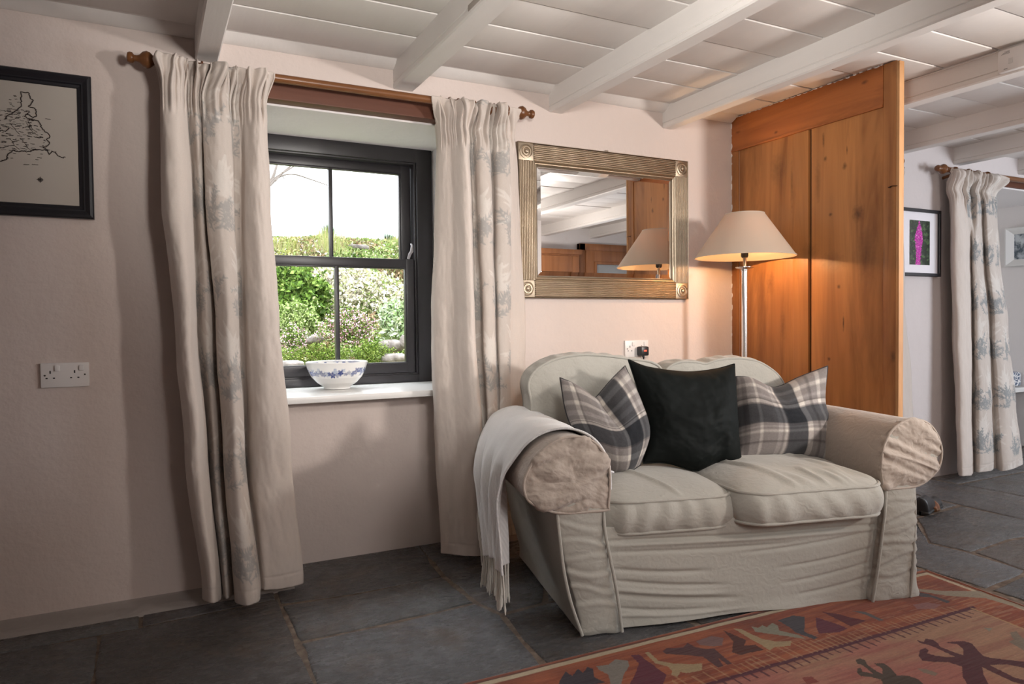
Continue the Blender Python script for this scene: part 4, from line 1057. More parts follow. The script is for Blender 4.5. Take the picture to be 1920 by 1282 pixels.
b.build('hanging_loop', GOLD, mr, True)

# ------------------------------------------------------------------ sockets
def socket(x, z, label):
    t_ = empty('double_socket', (x, -.0, z), label, 'socket'); b = MB()
    b.box((-.073, -.010, -.043), (.073, -.0, .043), bev=.003); b.build('face_plate', WHITEP, t_, True)
    for sx in (-.0365, .0365):
        b = MB(); b.box((sx+.006, -.0145, .014), (sx+.021, -.009, .034), bev=.002); b.build('switch', WHITEP, t_, True)
        b = MB()
        b.box((sx-.0075-.002, -.0106, .006), (sx-.0075+.002, -.0098, .016)); b.box((sx-.0075-.014, -.0106, -.012), (sx-.0075-.008, -.0098, -.008)); b.box((sx-.0075+.008, -.0106, -.012), (sx-.0075+.014, -.0098, -.008))
        b.build('pin_holes', BLACKP, t_, True)
    for sx in (-.060, .060):
        b = MB(); b.lathe([(0, -.0112), (.0028, -.0112), (.0032, -.0098)], (sx, 0, .0), 12, 'y'); b.build('screw', plain('screw', (.12, .11, .10), .4, 1), t_, True)
    return t_
socket(-.270, .855, 'white double socket low on the left wall under the framed map')
pz = onY(1170, 640, 0); socket(pz[0]+.073, .885, 'white double socket with a black plug behind the sofa')
pc = onY(1205, 658, -.03)
pg = empty('plug', (pc[0], -.0105, pc[2]), 'black plug with glowing red neon in the socket behind the sofa', 'plug')
b = MB(); b.box((-.024, -.042, -.024), (.024, -.001, .024), bev=.008); b.build('plug_body', BLACKP, pg, True)
RED = Mt('red neon', .4); RED.color((.5, .02, .01)); RED.b.inputs['Emission Color'].default_value = (1, .10, .05, 1); RED.b.inputs['Emission Strength'].default_value = 1.6
b = MB(); b.box((-.008, -.0435, -.002), (.008, -.0415, .006), bev=.0008); b.build('neon_window', RED.m, pg, True)
b = MB(); b.tube(cr([(0, -.024, -.020), (.001, -.026, -.034), (.004, -.02, -.06), (.008, .0, -.12), (.012, .003, -.25)], 20), [.006]*5+[.0035]*15, 8); b.build('cord', BLACKP, pg, True)

# ------------------------------------------------------------------ floor lamp
lx, ly = 2.62, -.34
lp = empty('floor_lamp', (lx, ly, 0), 'chrome floor lamp with cream cone shade behind the sofa', 'lamp')
b = MB(); b.lathe([(0, .0), (.095, 0), (.10, .006), (.098, .014), (.06, .022), (.02, .03), (0, .03)], n=48); b.build('base', CHROME, lp, True)
b = MB(); b.lathe([(.0155, .028), (.0155, 1.265), (.018, 1.268), (.018, 1.273), (.013, 1.276)], n=24); b.build('pole', CHROME, lp, True)
b = MB(); b.lathe([(0, 1.274), (.018, 1.274), (.040, 1.281), (.044, 1.284), (.044, 1.286), (.038, 1.285), (.012, 1.280), (0, 1.280)], n=36); b.build('drip_pan', CHROME, lp, True)
b = MB(); b.lathe([(.008, 1.28), (.008, 1.335), (.010, 1.338)], n=16); b.build('stem', plain('warm brass stem', (.6, .45, .3), .3, 1), lp, True)
b = MB(); b.lathe([(0, 1.332), (.014, 1.332), (.018, 1.340), (.018, 1.372), (0, 1.374)], n=20); b.build('bulb_holder', BLACKP, lp, True)
BULB = Mt('frosted bulb', .4); BULB.color((.9, .8, .65)); BULB.b.inputs['Emission Color'].default_value = (1, .58, .26, 1); BULB.b.inputs['Emission Strength'].default_value = 14
b = MB(); b.lathe([(.012, 1.372), (.014, 1.38), (.026, 1.40), (.029, 1.42), (.022, 1.442), (.008, 1.45), (0, 1.451)], n=20); b.build('bulb', BULB.m, lp, True)
SHM = bpy.data.materials.new('linen lampshade'); SHM.use_nodes = True; t = SHM.node_tree; o_ = t.nodes['Material Output']; pb = t.nodes['Principled BSDF']
pb.inputs['Base Color'].default_value = (.56, .47, .38, 1); pb.inputs['Roughness'].default_value = .9; pb.inputs['Specular IOR Level'].default_value = .1
tr = t.nodes.new('ShaderNodeBsdfTranslucent'); tr.inputs[0].default_value = (.62, .42, .26, 1); mx = t.nodes.new('ShaderNodeMixShader'); mx.inputs[0].default_value = .16
nz2 = t.nodes.new('ShaderNodeTexNoise'); nz2.inputs['Scale'].default_value = 320; bp = t.nodes.new('ShaderNodeBump'); bp.inputs['Strength'].default_value = .25; bp.inputs['Distance'].default_value = .001
t.links.new(nz2.outputs[0], bp.inputs['Height']); t.links.new(bp.outputs[0], pb.inputs['Normal'])
t.links.new(pb.outputs[0], mx.inputs[1]); t.links.new(tr.outputs[0], mx.inputs[2]); t.links.new(mx.outputs[0], o_.inputs['Surface'])
b = MB(); b.lathe([(.237, 1.334), (.239, 1.336), (.094, 1.546), (.092, 1.546), (.2365, 1.3345)], n=96); sh = b.build('lamp_shade', SHM, lp, True)
b = MB()
for r_, h in ((.2385, 1.336), (.093, 1.546)):
    a = np.linspace(0, 2*PI, 96, endpoint=False); b.tube(np.c_[r_*np.cos(a), r_*np.sin(a), np.full(96, h)], .0028, 6, True)
b.build('shade_trim', fabric('shade trim', (.62, .52, .42)), sh, True)
b = MB()
for k in range(3): a = k*2*PI/3+.3; b.tube([(.016*math.cos(a), .016*math.sin(a), 1.375), (.092*math.cos(a), .092*math.sin(a), 1.54)], .0015, 5)
b.build('shade_carrier', CHROME, sh, True)

# ------------------------------------------------------------------ wooden partition
PX = 2.865
def onX(px, py, x=PX): d = ray(px, py); return CAM + d*(x-CAM[0])/d[0]
def spot(px, py, ry, rz, k=.9):
    p = onX(px, py); return ((-.0, p[1]+.49, p[2]), (.5, ry, rz), k)
def cpx(x, y): return 1350+x*350/632., 90+y*710/1282.
spots = [spot(*cpx(190, 410), .05, .10, .35), spot(*cpx(500, 700), .07, .14, .30), spot(*cpx(420, 400), .015, .02, .7), spot(*cpx(355, 375), .012, .015, .7), spot(*cpx(210, 940), .02, .10, .35), spot(*cpx(330, 450), .02, .12, .35), spot(*cpx(580, 560), .02, .16, .35)]+[spot(*cpx(*q[:2]), q[2], q[3], q[4]) for q in [(490, 116, .022, .012, .8), (372, 563, .014, .012, .8), (465, 560, .034, .045, .75), (400, 808, .012, .013, .8), (367, 1053, .011, .011, .8), (168, 795, .030, .075, .45),
        (348, 310, .008, .04, .8), (428, 345, .005, .025, .8), (416, 930, .006, .05, .85), (240, 460, .012, .15, .45), (585, 1045, .018, .03, .6), (190, 285, .014, .010, .85), (60, 285, .022, .010, .6), (300, 690, .06, .05, .35), (380, 720, .08, .05, .35)]]
PW = woodmat('old pine partition', (.16, .050, .016), (.60, .265, .085), 'z', 1.0, .42, spots)
PW2 = woodmat('old pine top rail', (.15, .040, .012), (.50, .165, .042), 'y', 1.0, .42, spots[7:8]+spots[18:20])
PW3 = woodmat('sawn pine edge', (.34, .15, .05), (.66, .37, .17), 'z', 1.2, .6)
pt = empty('wooden_partition', (PX, -.49, 0), 'tall old pine board partition standing out from the wall behind the lamp', 'partition')
def pbx(name, y0, y1, z0, z1, x0=0.0, x1=.028, mat=PW, bev=.003):
    b = MB(); b.box((x0, y0+.49, z0), (x1, y1+.49, z1), bev=bev); return b.build(name, mat, pt, True)
ysl = [onX(p, 500)[1] for p in (1384, 1485, 1515, 1518, 1655)]
pbx('stile', ysl[0]+.001, -.001, 0, 1.95); pbx('stile', -.968, ysl[4]-.001, 0, 2.128)
pbx('plank', ysl[1]+.001, ysl[0]-.003, 0, 1.95, .006); pbx('plank', ysl[2]+.001, ysl[1]-.001, 0, 1.95, .002)
pbx('plank', ysl[4]+.001, ysl[3]-.006, 0, 1.95, .004)
pbx('gap_strip', ysl[3]-.006, ysl[2]+.003, 0, 1.95, .020, .026, plain('dark gap', (.012, .006, .004), .9), 0)
pbx('top_rail', ysl[4]+.001, -.001, 1.955, 2.128, 0, .028, PW2); pbx('rail_moulding', ysl[4]+.001, -.001, 1.944, 1.957, -.004, .02, PW2, .004)
pbx('edge_strip', -.984, -.969, 0, 2.122, -.002, .030, PW3)
r = np.random.RandomState(4); b = MB()
for seg in range(26):
    y0 = -.02-.035*seg-r.uniform(0, .01); ln = r.uniform(.012, .03); z0 = 2.127+r.uniform(-.001, .002)
    b.tube(cr([(-.002, y0+.49, z0), (-.003, y0-ln/2+.49, z0-r.uniform(0, .004)), (-.002, y0-ln+.49, z0)], 6), r.uniform(.001, .0035), 5)
for seg in range(34):
    z0 = 2.11-.055*seg-r.uniform(0, .02); ln = r.uniform(.01, .035)
    b.tube(cr([(-.002, .4885-r.uniform(0, .003), z0), (-.002, .488-r.uniform(0, .005), z0-ln/2), (-.002, .4885, z0-ln)], 6), r.uniform(.001, .003), 5)
b.build('flaked_paint', W_WHITE, pt, True, 'flakes of white paint along the edges')['kind'] = 'stuff'
b = MB(); hk = onX(1675, 350)
b.tube([(-.001, hk[1]+.49-.02, hk[2]), (-.006, hk[1]+.49, hk[2]+.003), (-.006, hk[1]+.49+.02, hk[2]), (-.001, hk[1]+.49+.012, hk[2]-.002)], .0018, 6); b.build('staple', plain('iron', (.03, .02, .02), .5, 1), pt, True)

# ------------------------------------------------------------------ bowl on the sill
bw = empty('bowl', (.764, .335, .728), 'white bowl with blue flower band on the window sill', 'bowl')
CH = Mt('glazed white china', .08, spec=.6); CH.color(CH.attr()); CH = CH.m
prof = [(0, .004), (.045, .004), (.052, .0), (.060, .001), (.060, .008), (.066, .014), (.090, .030), (.113, .055), (.128, .082), (.136, .108), (.141, .122), (.139, .126), (.134, .124), (.129, .106), (.118, .072), (.095, .038), (.06, .018), (0, .012)]
pp_ = []
for i in range(len(prof)-1):
    a, c_ = np.array(prof[i]), np.array(prof[i+1]); k = max(1, int(np.linalg.norm(c_-a)/.0016))
    for j in range(k): pp_.append(a+(c_-a)*j/k)
pp_.append(np.array(prof[-1])); pp_ = np.array(pp_); na = 420; a = np.arange(na)*2*PI/na
P = np.stack([pp_[:, :1]*np.cos(a), pp_[:, :1]*np.sin(a), pp_[:, 1:]*np.ones((1, na))], -1)
A, H = np.meshgrid(a*.13, pp_[:, 1]); wht = np.array([.80, .79, .77]); col = np.ones(P.shape)*wht
outer = (np.arange(len(pp_)) < np.argmax(pp_[:, 1]))[:, None]*np.ones((1, na), bool)
r = np.random.RandomState(8); band = np.zeros(A.shape); pale = np.zeros(A.shape)
for k in range(64):
    ca = k*2*PI*.13/64+r.uniform(-.004, .004); ch = .079+r.uniform(-.012, .012); rr = r.uniform(.008, .014)
    da = np.minimum(np.abs(A-ca), 2*PI*.13-np.abs(A-ca)); ang = np.arctan2(H-ch, da); d = np.hypot(da, H-ch)/(rr*(1+.28*np.sin(ang*5+k)))
    m_ = np.clip((1.05-d)*6, 0, 1); (pale if k % 3 == 0 else band)[...] = np.maximum(pale if k % 3 == 0 else band, m_*(.6+.4*r.rand()))
tex = fbm(A*140, H*140, 1); col = col+(np.array([.30, .37, .52])-col)*(pale*outer*(.4+.6*tex))[..., None]; col = col+(np.array([.02, .045, .21])-col)*(band*outer*np.clip(.45+tex, 0, 1))[..., None]
inb = (~outer)*ss(.088, .096, H)*ss(.122, .114, H)*ss(.45, .6, vn(A*70, H*90, 4)); col = col+(np.array([.03, .06, .22])-col)*inb[..., None]
grid('bowl_body', P, CH, bw, cv=True, col=col)

# ------------------------------------------------------------------ alarm box on the beam
ab = empty('alarm_box', (3.165, -1.285, 2.072), 'small white alarm box on the side of the ceiling beam', 'alarm')
b = MB(); b.box((-.030, -.060, -.044), (0, .058, .046), bev=.006); b.build('case', WHITEP, ab, True)
b = MB(); b.box((-.0315, .0, -.016), (-.029, .016, .004)); b.build('sensor_window', plain('pale lens', (.62, .60, .58), .3), ab, True)
b = MB()
for k in range(3): b.box((-.0308, .012, .026+k*.004), (-.0295, .044-.006*k, .0275+k*.004))
b.build('vent_slots', plain('grey print', (.25, .24, .24), .5), ab)
b = MB(); b.box((-.0308, .020, -.036), (-.0295, .034, -.033)); b.build('indicator', plain('grey indicator', (.25, .24, .24), .5), ab)
# painted cable along the beam
b = MB(); pts = [(3.160, -1.22, 2.125), (3.160, -1.05, 2.124), (3.161, -.8, 2.126), (3.160, -.5, 2.125), (3.161, -.11, 2.126)]
b.tube(cr(pts, 60), .003, 6); tag(b.build('cable', BEAMM, None, True), 'painted cable running from the alarm box along the beam', 'cable')

# ------------------------------------------------------------------ kilim rug
xs_ = np.unique(np.r_[np.arange(-1.2, .6, .02), np.arange(.6, 2.80, .0030)]); ys_ = np.unique(np.r_[np.arange(-3.3, -1.92, .02), np.arange(-1.92, -1.120, .0026)])
ex = 2.770
X_, Y_ = np.meshgrid(xs_, ys_, indexing='ij')
def toR(p):   # floor -> rug coordinates; a = distance from the right end, b = distance from the long edge
    x, y = p[..., 0], p[..., 1]; b_ = -1.128-.0200*(x-.76)-y; a_ = (2.770-.13*(-1.165-y)*1.0)-x
    return a_, b_
RA, RB = toR(np.stack([X_, Y_], -1))
ORG, ORG2, RUST, TANF, PINKF = np.array([.30, .092, .042]), np.array([.22, .055, .028]), np.array([.145, .042, .025]), np.array([.335, .185, .115]), np.array([.33, .125, .095])
stripe = fbm(X_*6, Y_*170, 1.0, 3); st2 = fbm(X_*4, Y_*60, 5, 3); blot = fbm(X_*5, Y_*7, 3, 3); dash = fbm(X_*14, Y_*230, 8, 2)
bord = ORG+(ORG2-ORG)*ss(.35, .65, st2)[..., None]; bord = bord+(RUST-bord)*(ss(.5, .75, blot)*.7)[..., None]; bord = bord+(TANF*1.1-bord)*(ss(.62, .72, dash)*.45*ss(.08, .28, RB))[..., None]
fld = TANF+(PINKF-TANF)*ss(.40, .62, fbm(X_*2.2+1, Y_*5, 6, 3))[..., None]; fld = fld*(.86+.3*stripe[..., None]); fld = fld+(np.array([.20, .045, .04])-fld)*(ss(.60, .70, st2)*.35)[..., None]
# edge bands, comb line
FE = .317; FA = .19
inner = (RB > FE) & (RA > FA)
col = np.where(inner[..., None], fld, bord)
def over(mask, c, k=1.0):
    global col
    col = col+(np.array(c)-col)*(np.clip(mask, 0, 1)*k)[..., None]
CREAM = (.46, .39, .27)
ed = np.minimum(RB, RA*1.0)+.004*(fbm(X_*12, Y_*12, 2)-.5)
over(ss(.018, .021, ed)*ss(.040, .037, ed), CREAM, .9); over(ss(.036, .038, ed)*ss(.046, .044, ed), (.03, .025, .02), .0)
over(ss(.012, .014, ed)*ss(.020, .018, ed), (.03, .02, .015), .7*1); 
wob = .006*(fbm(X_*20, Y_*20, 7)-.5)
ln1 = np.abs(RB-FE+wob); over(ss(.011, .006, ln1)*(RA > FA-.02), (.075, .018, .030), .95)
ph = ((X_+.006*vn(X_*30, Y_*8))/.034) % 1.0; side = ((X_/.072) % 1.0 < .5)
over(((np.abs(ph-.5) < .11) & (RB > FE) & (RB < FE+.030+.022*vn(X_*33, 0*X_))).astype(float)*(RA > FA-.02), (.075, .02, .028), .85)
over(((np.abs(((X_/.022) % 1)-.5) < .16) & (RB < FE-.004) & (RB > FE-.035-.06*vn(X_*45, 1+0*X_)) & (vn(X_*60, 3+0*X_) > .35) & (RA > FA-.02)).astype(float), (.45, .29, .15), .38)
over((ss(.006, .003, np.abs(RA-FA+wob))*(RB > FE)), (.42, .27, .13), .8)
over(((np.abs(((Y_/.020) % 1)-.5) < .12) & (RA < FA) & (RA > .10)).astype(float), (.40, .24, .13), .30)
def inpoly(pts):
    x = np.array([q[0] for q in pts]); y = np.array([q[1] for q in pts]); m_ = np.zeros(X_.shape, bool)
    sl = (X_ >= x.min()) & (X_ <= x.max()) & (Y_ >= y.min()) & (Y_ <= y.max()); px_, py_ = X_[sl], Y_[sl]; ins = np.zeros(px_.shape, bool)
    j = len(x)-1
    for i in range(len(x)):
        c_ = ((y[i] > py_) != (y[j] > py_)) & (px_ < (x[j]-x[i])*(py_-y[i])/(y[j]-y[i]+1e-12)+x[i]); ins ^= c_; j = i
    m_[sl] = ins; return m_.astype(float)
def c6(pts): return [onZ(1400+x/3.692, 1040+y/3.692, .008)[:2] for x, y in pts]
def c7(pts): return [onZ(1000+x/3.84, 1150+y/3.84, .008)[:2] for x, y in pts]
NAVY, MAR, PURP, CRG, SAGE, DKB = (.030, .033, .045), (.085, .016, .022), (.10, .022, .040), (.33, .25, .14), (.22, .215, .16), (.06, .020, .016)
MAUV, SLAT, OLV = (.17, .10, .095), (.085, .085, .085), (.050, .040, .028)
shapes = [
 (c6([(1180, 590), (1225, 605), (1240, 580), (1290, 588), (1325, 615), (1340, 640), (1440, 680), (1500, 700), (1500, 655), (1460, 620), (1385, 610), (1420, 600), (1500, 597), (1560, 615), (1600, 665), (1640, 705), (1700, 720), (1920, 745), (2100, 790), (2100, 830), (1920, 790), (1800, 765), (1680, 770), (1760, 810), (1860, 860), (1960, 885), (1960, 920), (1850, 890), (1720, 830), (1630, 785), (1640, 840), (1690, 930), (1540, 930), (1495, 850), (1490, 780), (1400, 750), (1280, 745), (1215, 735), (1190, 700), (1200, 660), (1240, 648), (1260, 665), (1250, 685), (1300, 700), (1400, 715), (1440, 710), (1330, 655), (1260, 625), (1195, 610)]), (.065, .014, .022)),
 (c6([(755, 730), (785, 720), (820, 730), (835, 765), (900, 810), (940, 830), (940, 790), (880, 755), (950, 752), (1000, 790), (1040, 840), (1120, 845), (1190, 870), (1230, 910), (960, 930), (930, 870), (860, 850), (790, 845), (765, 820), (765, 790), (790, 785), (800, 810), (880, 830), (800, 765), (765, 755)]), OLV),
 (c6([(1640, 505), (1700, 510), (1680, 530)]), SAGE), (c6([(1820, 540), (1870, 530), (1900, 570), (1960, 600), (1960, 690), (1880, 640), (1810, 600), (1850, 590)]), (.19, .15, .11)),
 (c6([(1180, 790), (1250, 800), (1330, 830), (1300, 845), (1220, 820)]), (.20, .15, .11)), (c6([(380, 860), (450, 850), (500, 890), (420, 905)]), (.20, .045, .035)),
 (c7([(190, 495), (235, 425), (280, 460), (320, 410), (360, 435), (390, 395), (430, 410), (440, 470), (520, 507), (300, 540), (180, 530)]), NAVY),
 (c7([(450, 390), (540, 380), (590, 340), (680, 350), (690, 390), (650, 450), (630, 530), (560, 530), (540, 450), (480, 420)]), (.20, .19, .165)),
 (c7([(700, 310), (760, 305), (830, 360), (960, 450), (930, 530), (690, 530), (740, 430), (760, 370)]), PURP),
 (c7([(800, 290), (830, 285), (900, 350), (1000, 370), (1150, 375), (1215, 370), (1215, 420), (1100, 440), (1060, 430), (1040, 465), (990, 450), (1000, 420), (960, 390), (880, 370)]), CRG),
 (c7([(930, 280), (960, 260), (1080, 255), (1110, 220), (1160, 250), (1240, 265), (1300, 260), (1380, 330), (1430, 370), (1400, 380), (1330, 330), (1370, 390), (1330, 400), (1260, 350), (1220, 320), (1100, 310), (950, 300)]), (.07, .032, .035)),
 (c7([(1170, 210), (1280, 170), (1370, 185), (1360, 240), (1300, 245), (1200, 235)]), MAUV),
 (c7([(1440, 160), (1530, 200), (1520, 240), (1600, 235), (1660, 270), (1570, 290), (1500, 310), (1430, 290), (1440, 210), (1370, 130)]), DKB),
 (c7([(1440, 115), (1500, 120), (1640, 190), (1750, 210), (1860, 205), (1850, 240), (1740, 250), (1700, 275), (1650, 240), (1560, 190)]), CRG),
 (c7([(1570, 100), (1620, 110), (1650, 90), (1680, 105), (1720, 75), (1760, 95), (1770, 130), (1920, 165), (1960, 190), (1780, 165), (1600, 140)]), SAGE),
 (c6([(215, 460), (320, 425), (400, 435), (400, 540), (490, 575), (470, 590), (340, 545), (300, 510)]), (.045, .05, .06)),
 (c6([(480, 440), (530, 455), (640, 490), (700, 515), (640, 540), (500, 550), (480, 500)]), PURP),
 (c6([(520, 400), (620, 415), (720, 440), (830, 460), (780, 480), (720, 500), (640, 460)]), MAR),
 (c6([(730, 395), (820, 400), (950, 455), (920, 460), (820, 420)]), SLAT), (c6([(1190, 262), (1260, 272), (1410, 325), (1390, 335), (1280, 295), (1195, 290)]), (.06, .055, .06)),
 (c6([(1170, 235), (1350, 250), (1620, 252), (1700, 285), (1900, 350), (1990, 400), (1850, 358), (1650, 300), (1400, 285), (1200, 255)]), (.27, .23, .165)),
 (c6([(1150, 345), (1250, 330), (1350, 345), (1300, 375), (1180, 375)]), (.24, .11, .10))]
for pts, c_ in shapes: over(inpoly(pts), c_, .93)
# more creatures on the part of the rug left of the frame's bottom edge
for k, (gx, gy) in enumerate(((.35, -1.30), (.05, -1.33), (-.3, -1.30), (-.7, -1.34))):
    q = np.array([(-.10, .0), (-.04, .03), (.02, .02), (.10, .035), (.08, -.03), (.02, -.05), (-.02, -.04), (-.09, -.05)])*1.1+np.array([gx, gy]); over(inpoly(q), (NAVY, CRG, PURP, SAGE)[k], .9)
col = col*(.85+.28*fbm(X_*60, Y_*420, 2, 2))[..., None]
col = col*.98
Z_ = .0085+.0016*(fbm(X_*9, Y_*200, 3, 2)-.5)+.004*ss(.5, .8, fbm(X_*1.5, Y_*2, 9, 2))
fr_ = ss(0, .004, np.minimum(RB, RA)); Z_ = Z_*fr_+.0005*(1-fr_)
keep = (RB > -.002) & (RA > -.002)
P = np.stack([X_, Y_, Z_], -1); n_, m_ = X_.shape
F = np.array(gridF(n_, m_)); kf = keep.ravel(); F = F[kf[F].all(1)]
used = np.zeros(n_*m_, int); used[np.unique(F)] = 1; idx = np.cumsum(used)-1; ku = used.astype(bool)
rg = empty('kilim_rug', (1.0, -2.2, 0), 'rust and pink kilim rug with animal figures in front of the sofa', 'rug')
mesh('rug_pile', P.reshape(-1, 3)[ku]-np.array([1.0, -2.2, 0]), idx[F], colfabric('kilim wool', 420, 1.0, .6, .32, .1), rg, True, col.reshape(-1, 3)[ku])
b = MB(); xx = np.linspace(-1.2, ex-.02, 200); b.tube(np.c_[xx-1.0, -1.130-.0200*(xx-.76)+2.2, np.full(200, .006)], .0055, 6)
yy = np.linspace(-1.172, -3.3, 90); b.tube(np.c_[2.768-.13*(-1.165-yy)-1.0, yy+2.2, np.full(90, .006)], .0055, 6)
b.build('bound_edge', fabric('rust binding', (.26, .085, .045)), rg, True)

# ------------------------------------------------------------------ shoes behind the sofa
def shoe(name, label, cat, tip, heading, L_, mat, solem, hgt=.085):
    t_ = empty(name, (tip[0], tip[1], 0), label, cat, heading)
    n_ = 60; rows = []; rs = []
    for i in range(n_):
        f = i/(n_-1); x = -f*L_
        wdt = .046*(1-(1-min(f/.16, 1))**2)**.5*(1-.22*ss(.35, .6, f)+.05*ss(.7, .9, f)); wdt = wdt*(1-ss(.93, 1.0, f)**2)**.5 if f > .93 else wdt
        h = .030+.028*ss(0, .12, f)+(hgt-.05)*ss(.3, .75, f)
        a = np.linspace(0, PI, 25); rows.append(np.c_[np.full(25, x), wdt*np.cos(a)*(1-.12*np.sin(a)), .018+(h-.018)*np.sin(a)**.75])
        q = np.linspace(0, 2*PI, 24, endpoint=False); cw = wdt+.004
        rs.append(np.c_[np.full(24, x), cw*np.cos(q), np.clip(.010+.016*np.sin(q), .0005, .021)])
    grid('upper', np.array(rows), mat, t_); grid('sole', np.array(rs), solem, t_, cv=True); return t_
LEA = Mt('black leather', .38, spec=.5); LEA.color((.012, .012, .014)); LEA.bump(LEA.noise(40), .4, .003); LEA = LEA.m
tp = onZ(1753, 947); shoe('shoe', 'black leather shoe poking out from behind the right sofa arm', 'shoe', tp, math.radians(18), .27, LEA, plain('black sole', (.01, .01, .01), .6))
tp = onZ(1744, 955); shoe('slipper', 'tan toe on the slate beneath the black shoe', 'slipper', tp, math.radians(25), .05, plain('tan leather', (.20, .075, .03), .6), plain('tan sole', (.15, .07, .03), .7), .02)

# seat pad in the alcove
pd = empty('seat_pad', (5.86, .75, .475), 'blue and white patterned pad on the alcove window seat', 'cushion')
b = MB(); b.box((-.24, -.5, .001), (.335, .9, .12), bev=.03)
mm = Mt('patterned pad', .9); v_ = mm.n('ShaderNodeTexVoronoi'); v_.inputs['Scale'].default_value = 26; v_.feature = 'DISTANCE_TO_EDGE'; mm.l(mm.co, v_.inputs['Vector'])
mm.color(mm.ramp(v_.outputs['Distance'], [(.05, (.75, .75, .76)), (.12, (.10, .13, .20)), (.25, (.10, .13, .20)), (.32, (.7, .7, .72))])); b.build('pad', mm.m, pd, True)

# ------------------------------------------------------------------ garden outside the window
def bank_z(x, y): return .52+1.30*ss(1.5, 4.4, y)*1.0+.10*(fbm(x*1.6, y*1.6, 2)-.5)+.05*(fbm(x*5, y*5, 1)-.5)
xs2, ys2 = np.linspace(-1.5, 5.0, 200), np.linspace(.75, 9, 200); XX, YY = np.meshgrid(xs2, ys2, indexing='ij')
BK = Mt('garden bank', .95); BK.color(BK.ramp(BK.noise(7, detail=8, rough=.7), [(.3, (.06, .045, .03)), (.45, (.16, .19, .05)), (.6, (.28, .30, .09)), (.75, (.34, .29, .18))])); BK.bump(BK.noise(40, detail=6), 1, .03)
o = grid('garden_bank', np.stack([XX, YY, bank_z(XX, YY)], -1), BK.m); struct(o)
def outp(px, py, y): return onY(px, py, y)
def leafmat(name, cs, rough=.7):
    m = Mt(name, rough, spec=.2); m.color(m.attr()); 
    return m.m
def leaves(V, F, C_, pts, size, cols, r, elong=1.6, upb=0.0):
    for p in pts:
        a = r.normal(size=3); a[2] += upb; a /= np.linalg.norm(a); q = np.cross(a, r.normal(size=3)); q /= np.linalg.norm(q)
        s = size*.72*r.uniform(.5, 1.4); k = len(V)*1; base = sum(map(len, V)) if False else C_['n']
        V.append(np.array([p-a*s*elong*.5, p+q*s*.5, p+a*s*elong*.5, p-q*s*.5])); F.append((base, base+1, base+2, base+3)); C_['n'] += 4
        c = np.array(cols[r.randint(len(cols))])*r.uniform(.75, 1.25); C_['c'].append(np.tile(c, (4, 1)))
LEAF = leafmat('foliage', None)
def bush(name, label, cat, c, rad, nleaf, size, cols, seed, flowers=None, elong=1.6, group=None):
    r = np.random.RandomState(seed); V, F, C_ = [], [], {'n': 0, 'c': []}
    d = r.normal(size=(nleaf, 3)); d /= np.linalg.norm(d, axis=1)[:, None]; d[:, 1] = -np.abs(d[:, 1])*.9+.1*d[:, 1]
    lump = 1+.75*(fbm(d[:, 0]*3+seed, d[:, 2]*3, d[:, 1]*3)-.5)*2
    pts = d*np.array(rad)*(lump*r.uniform(.55, 1.12, nleaf))[:, None]
    leaves(V, F, C_, pts, size, cols, r, elong)
    t_ = empty(name, tuple(c), label, cat, 0, group)
    mesh('foliage', np.concatenate(V), F, LEAF, t_, False, np.concatenate(C_['c']))
    if flowers:
        V, F, C_ = [], [], {'n': 0, 'c': []}; fcol, nf, fs = flowers
        d = r.normal(size=(nf, 3)); d /= np.linalg.norm(d, axis=1)[:, None]; d[:, 1] = -np.abs(d[:, 1]); pts = d*np.array(rad)*(r.uniform(.80, 1.15, nf)*(1+.75*(fbm(d[:, 0]*3+seed, d[:, 2]*3, d[:, 1]*3)-.5)*2))[:, None]
        leaves(V, F, C_, pts, fs, fcol, r, 1.0); mesh('blossom', np.concatenate(V), F, LEAF, t_, False, np.concatenate(C_['c']))
    b = MB()
    for k in range(5): b.tube([(0, .02, -rad[2]), (r.uniform(-.3, .3)*rad[0], 0, -.2*rad[2]), (r.uniform(-.6, .6)*rad[0], -.3*rad[1], .5*rad[2])], [.008, .005, .002], 5)
    b.build('stems', plain('twig', (.12, .08, .05), .9), t_)
    return t_
def B_(px, py, y, w_, h_, **k):
    c = outp(px, py, y); s = (y+2.95)/FPX*1.0; return c, (w_*s, min(w_, h_)*s*.9, h_*s)
G1 = [(.16, .27, .045), (.10, .19, .03), (.25, .36, .09), (.06, .12, .02)]; G2 = [(.30, .40, .14), (.40, .48, .22), (.20, .30, .08)]
CRV = [(.85, .82, .66), (.72, .72, .50), (.90, .84, .76), (.46, .52, .26), (.80, .74, .70)]; YG = [(.40, .42, .14), (.50, .48, .22), (.30, .36, .10), (.45, .38, .2)]
PK = [(.85, .55, .70), (.90, .72, .80), (.75, .40, .58)]; BR = [(.32, .22, .14), (.42, .30, .18), (.25, .28, .12)]
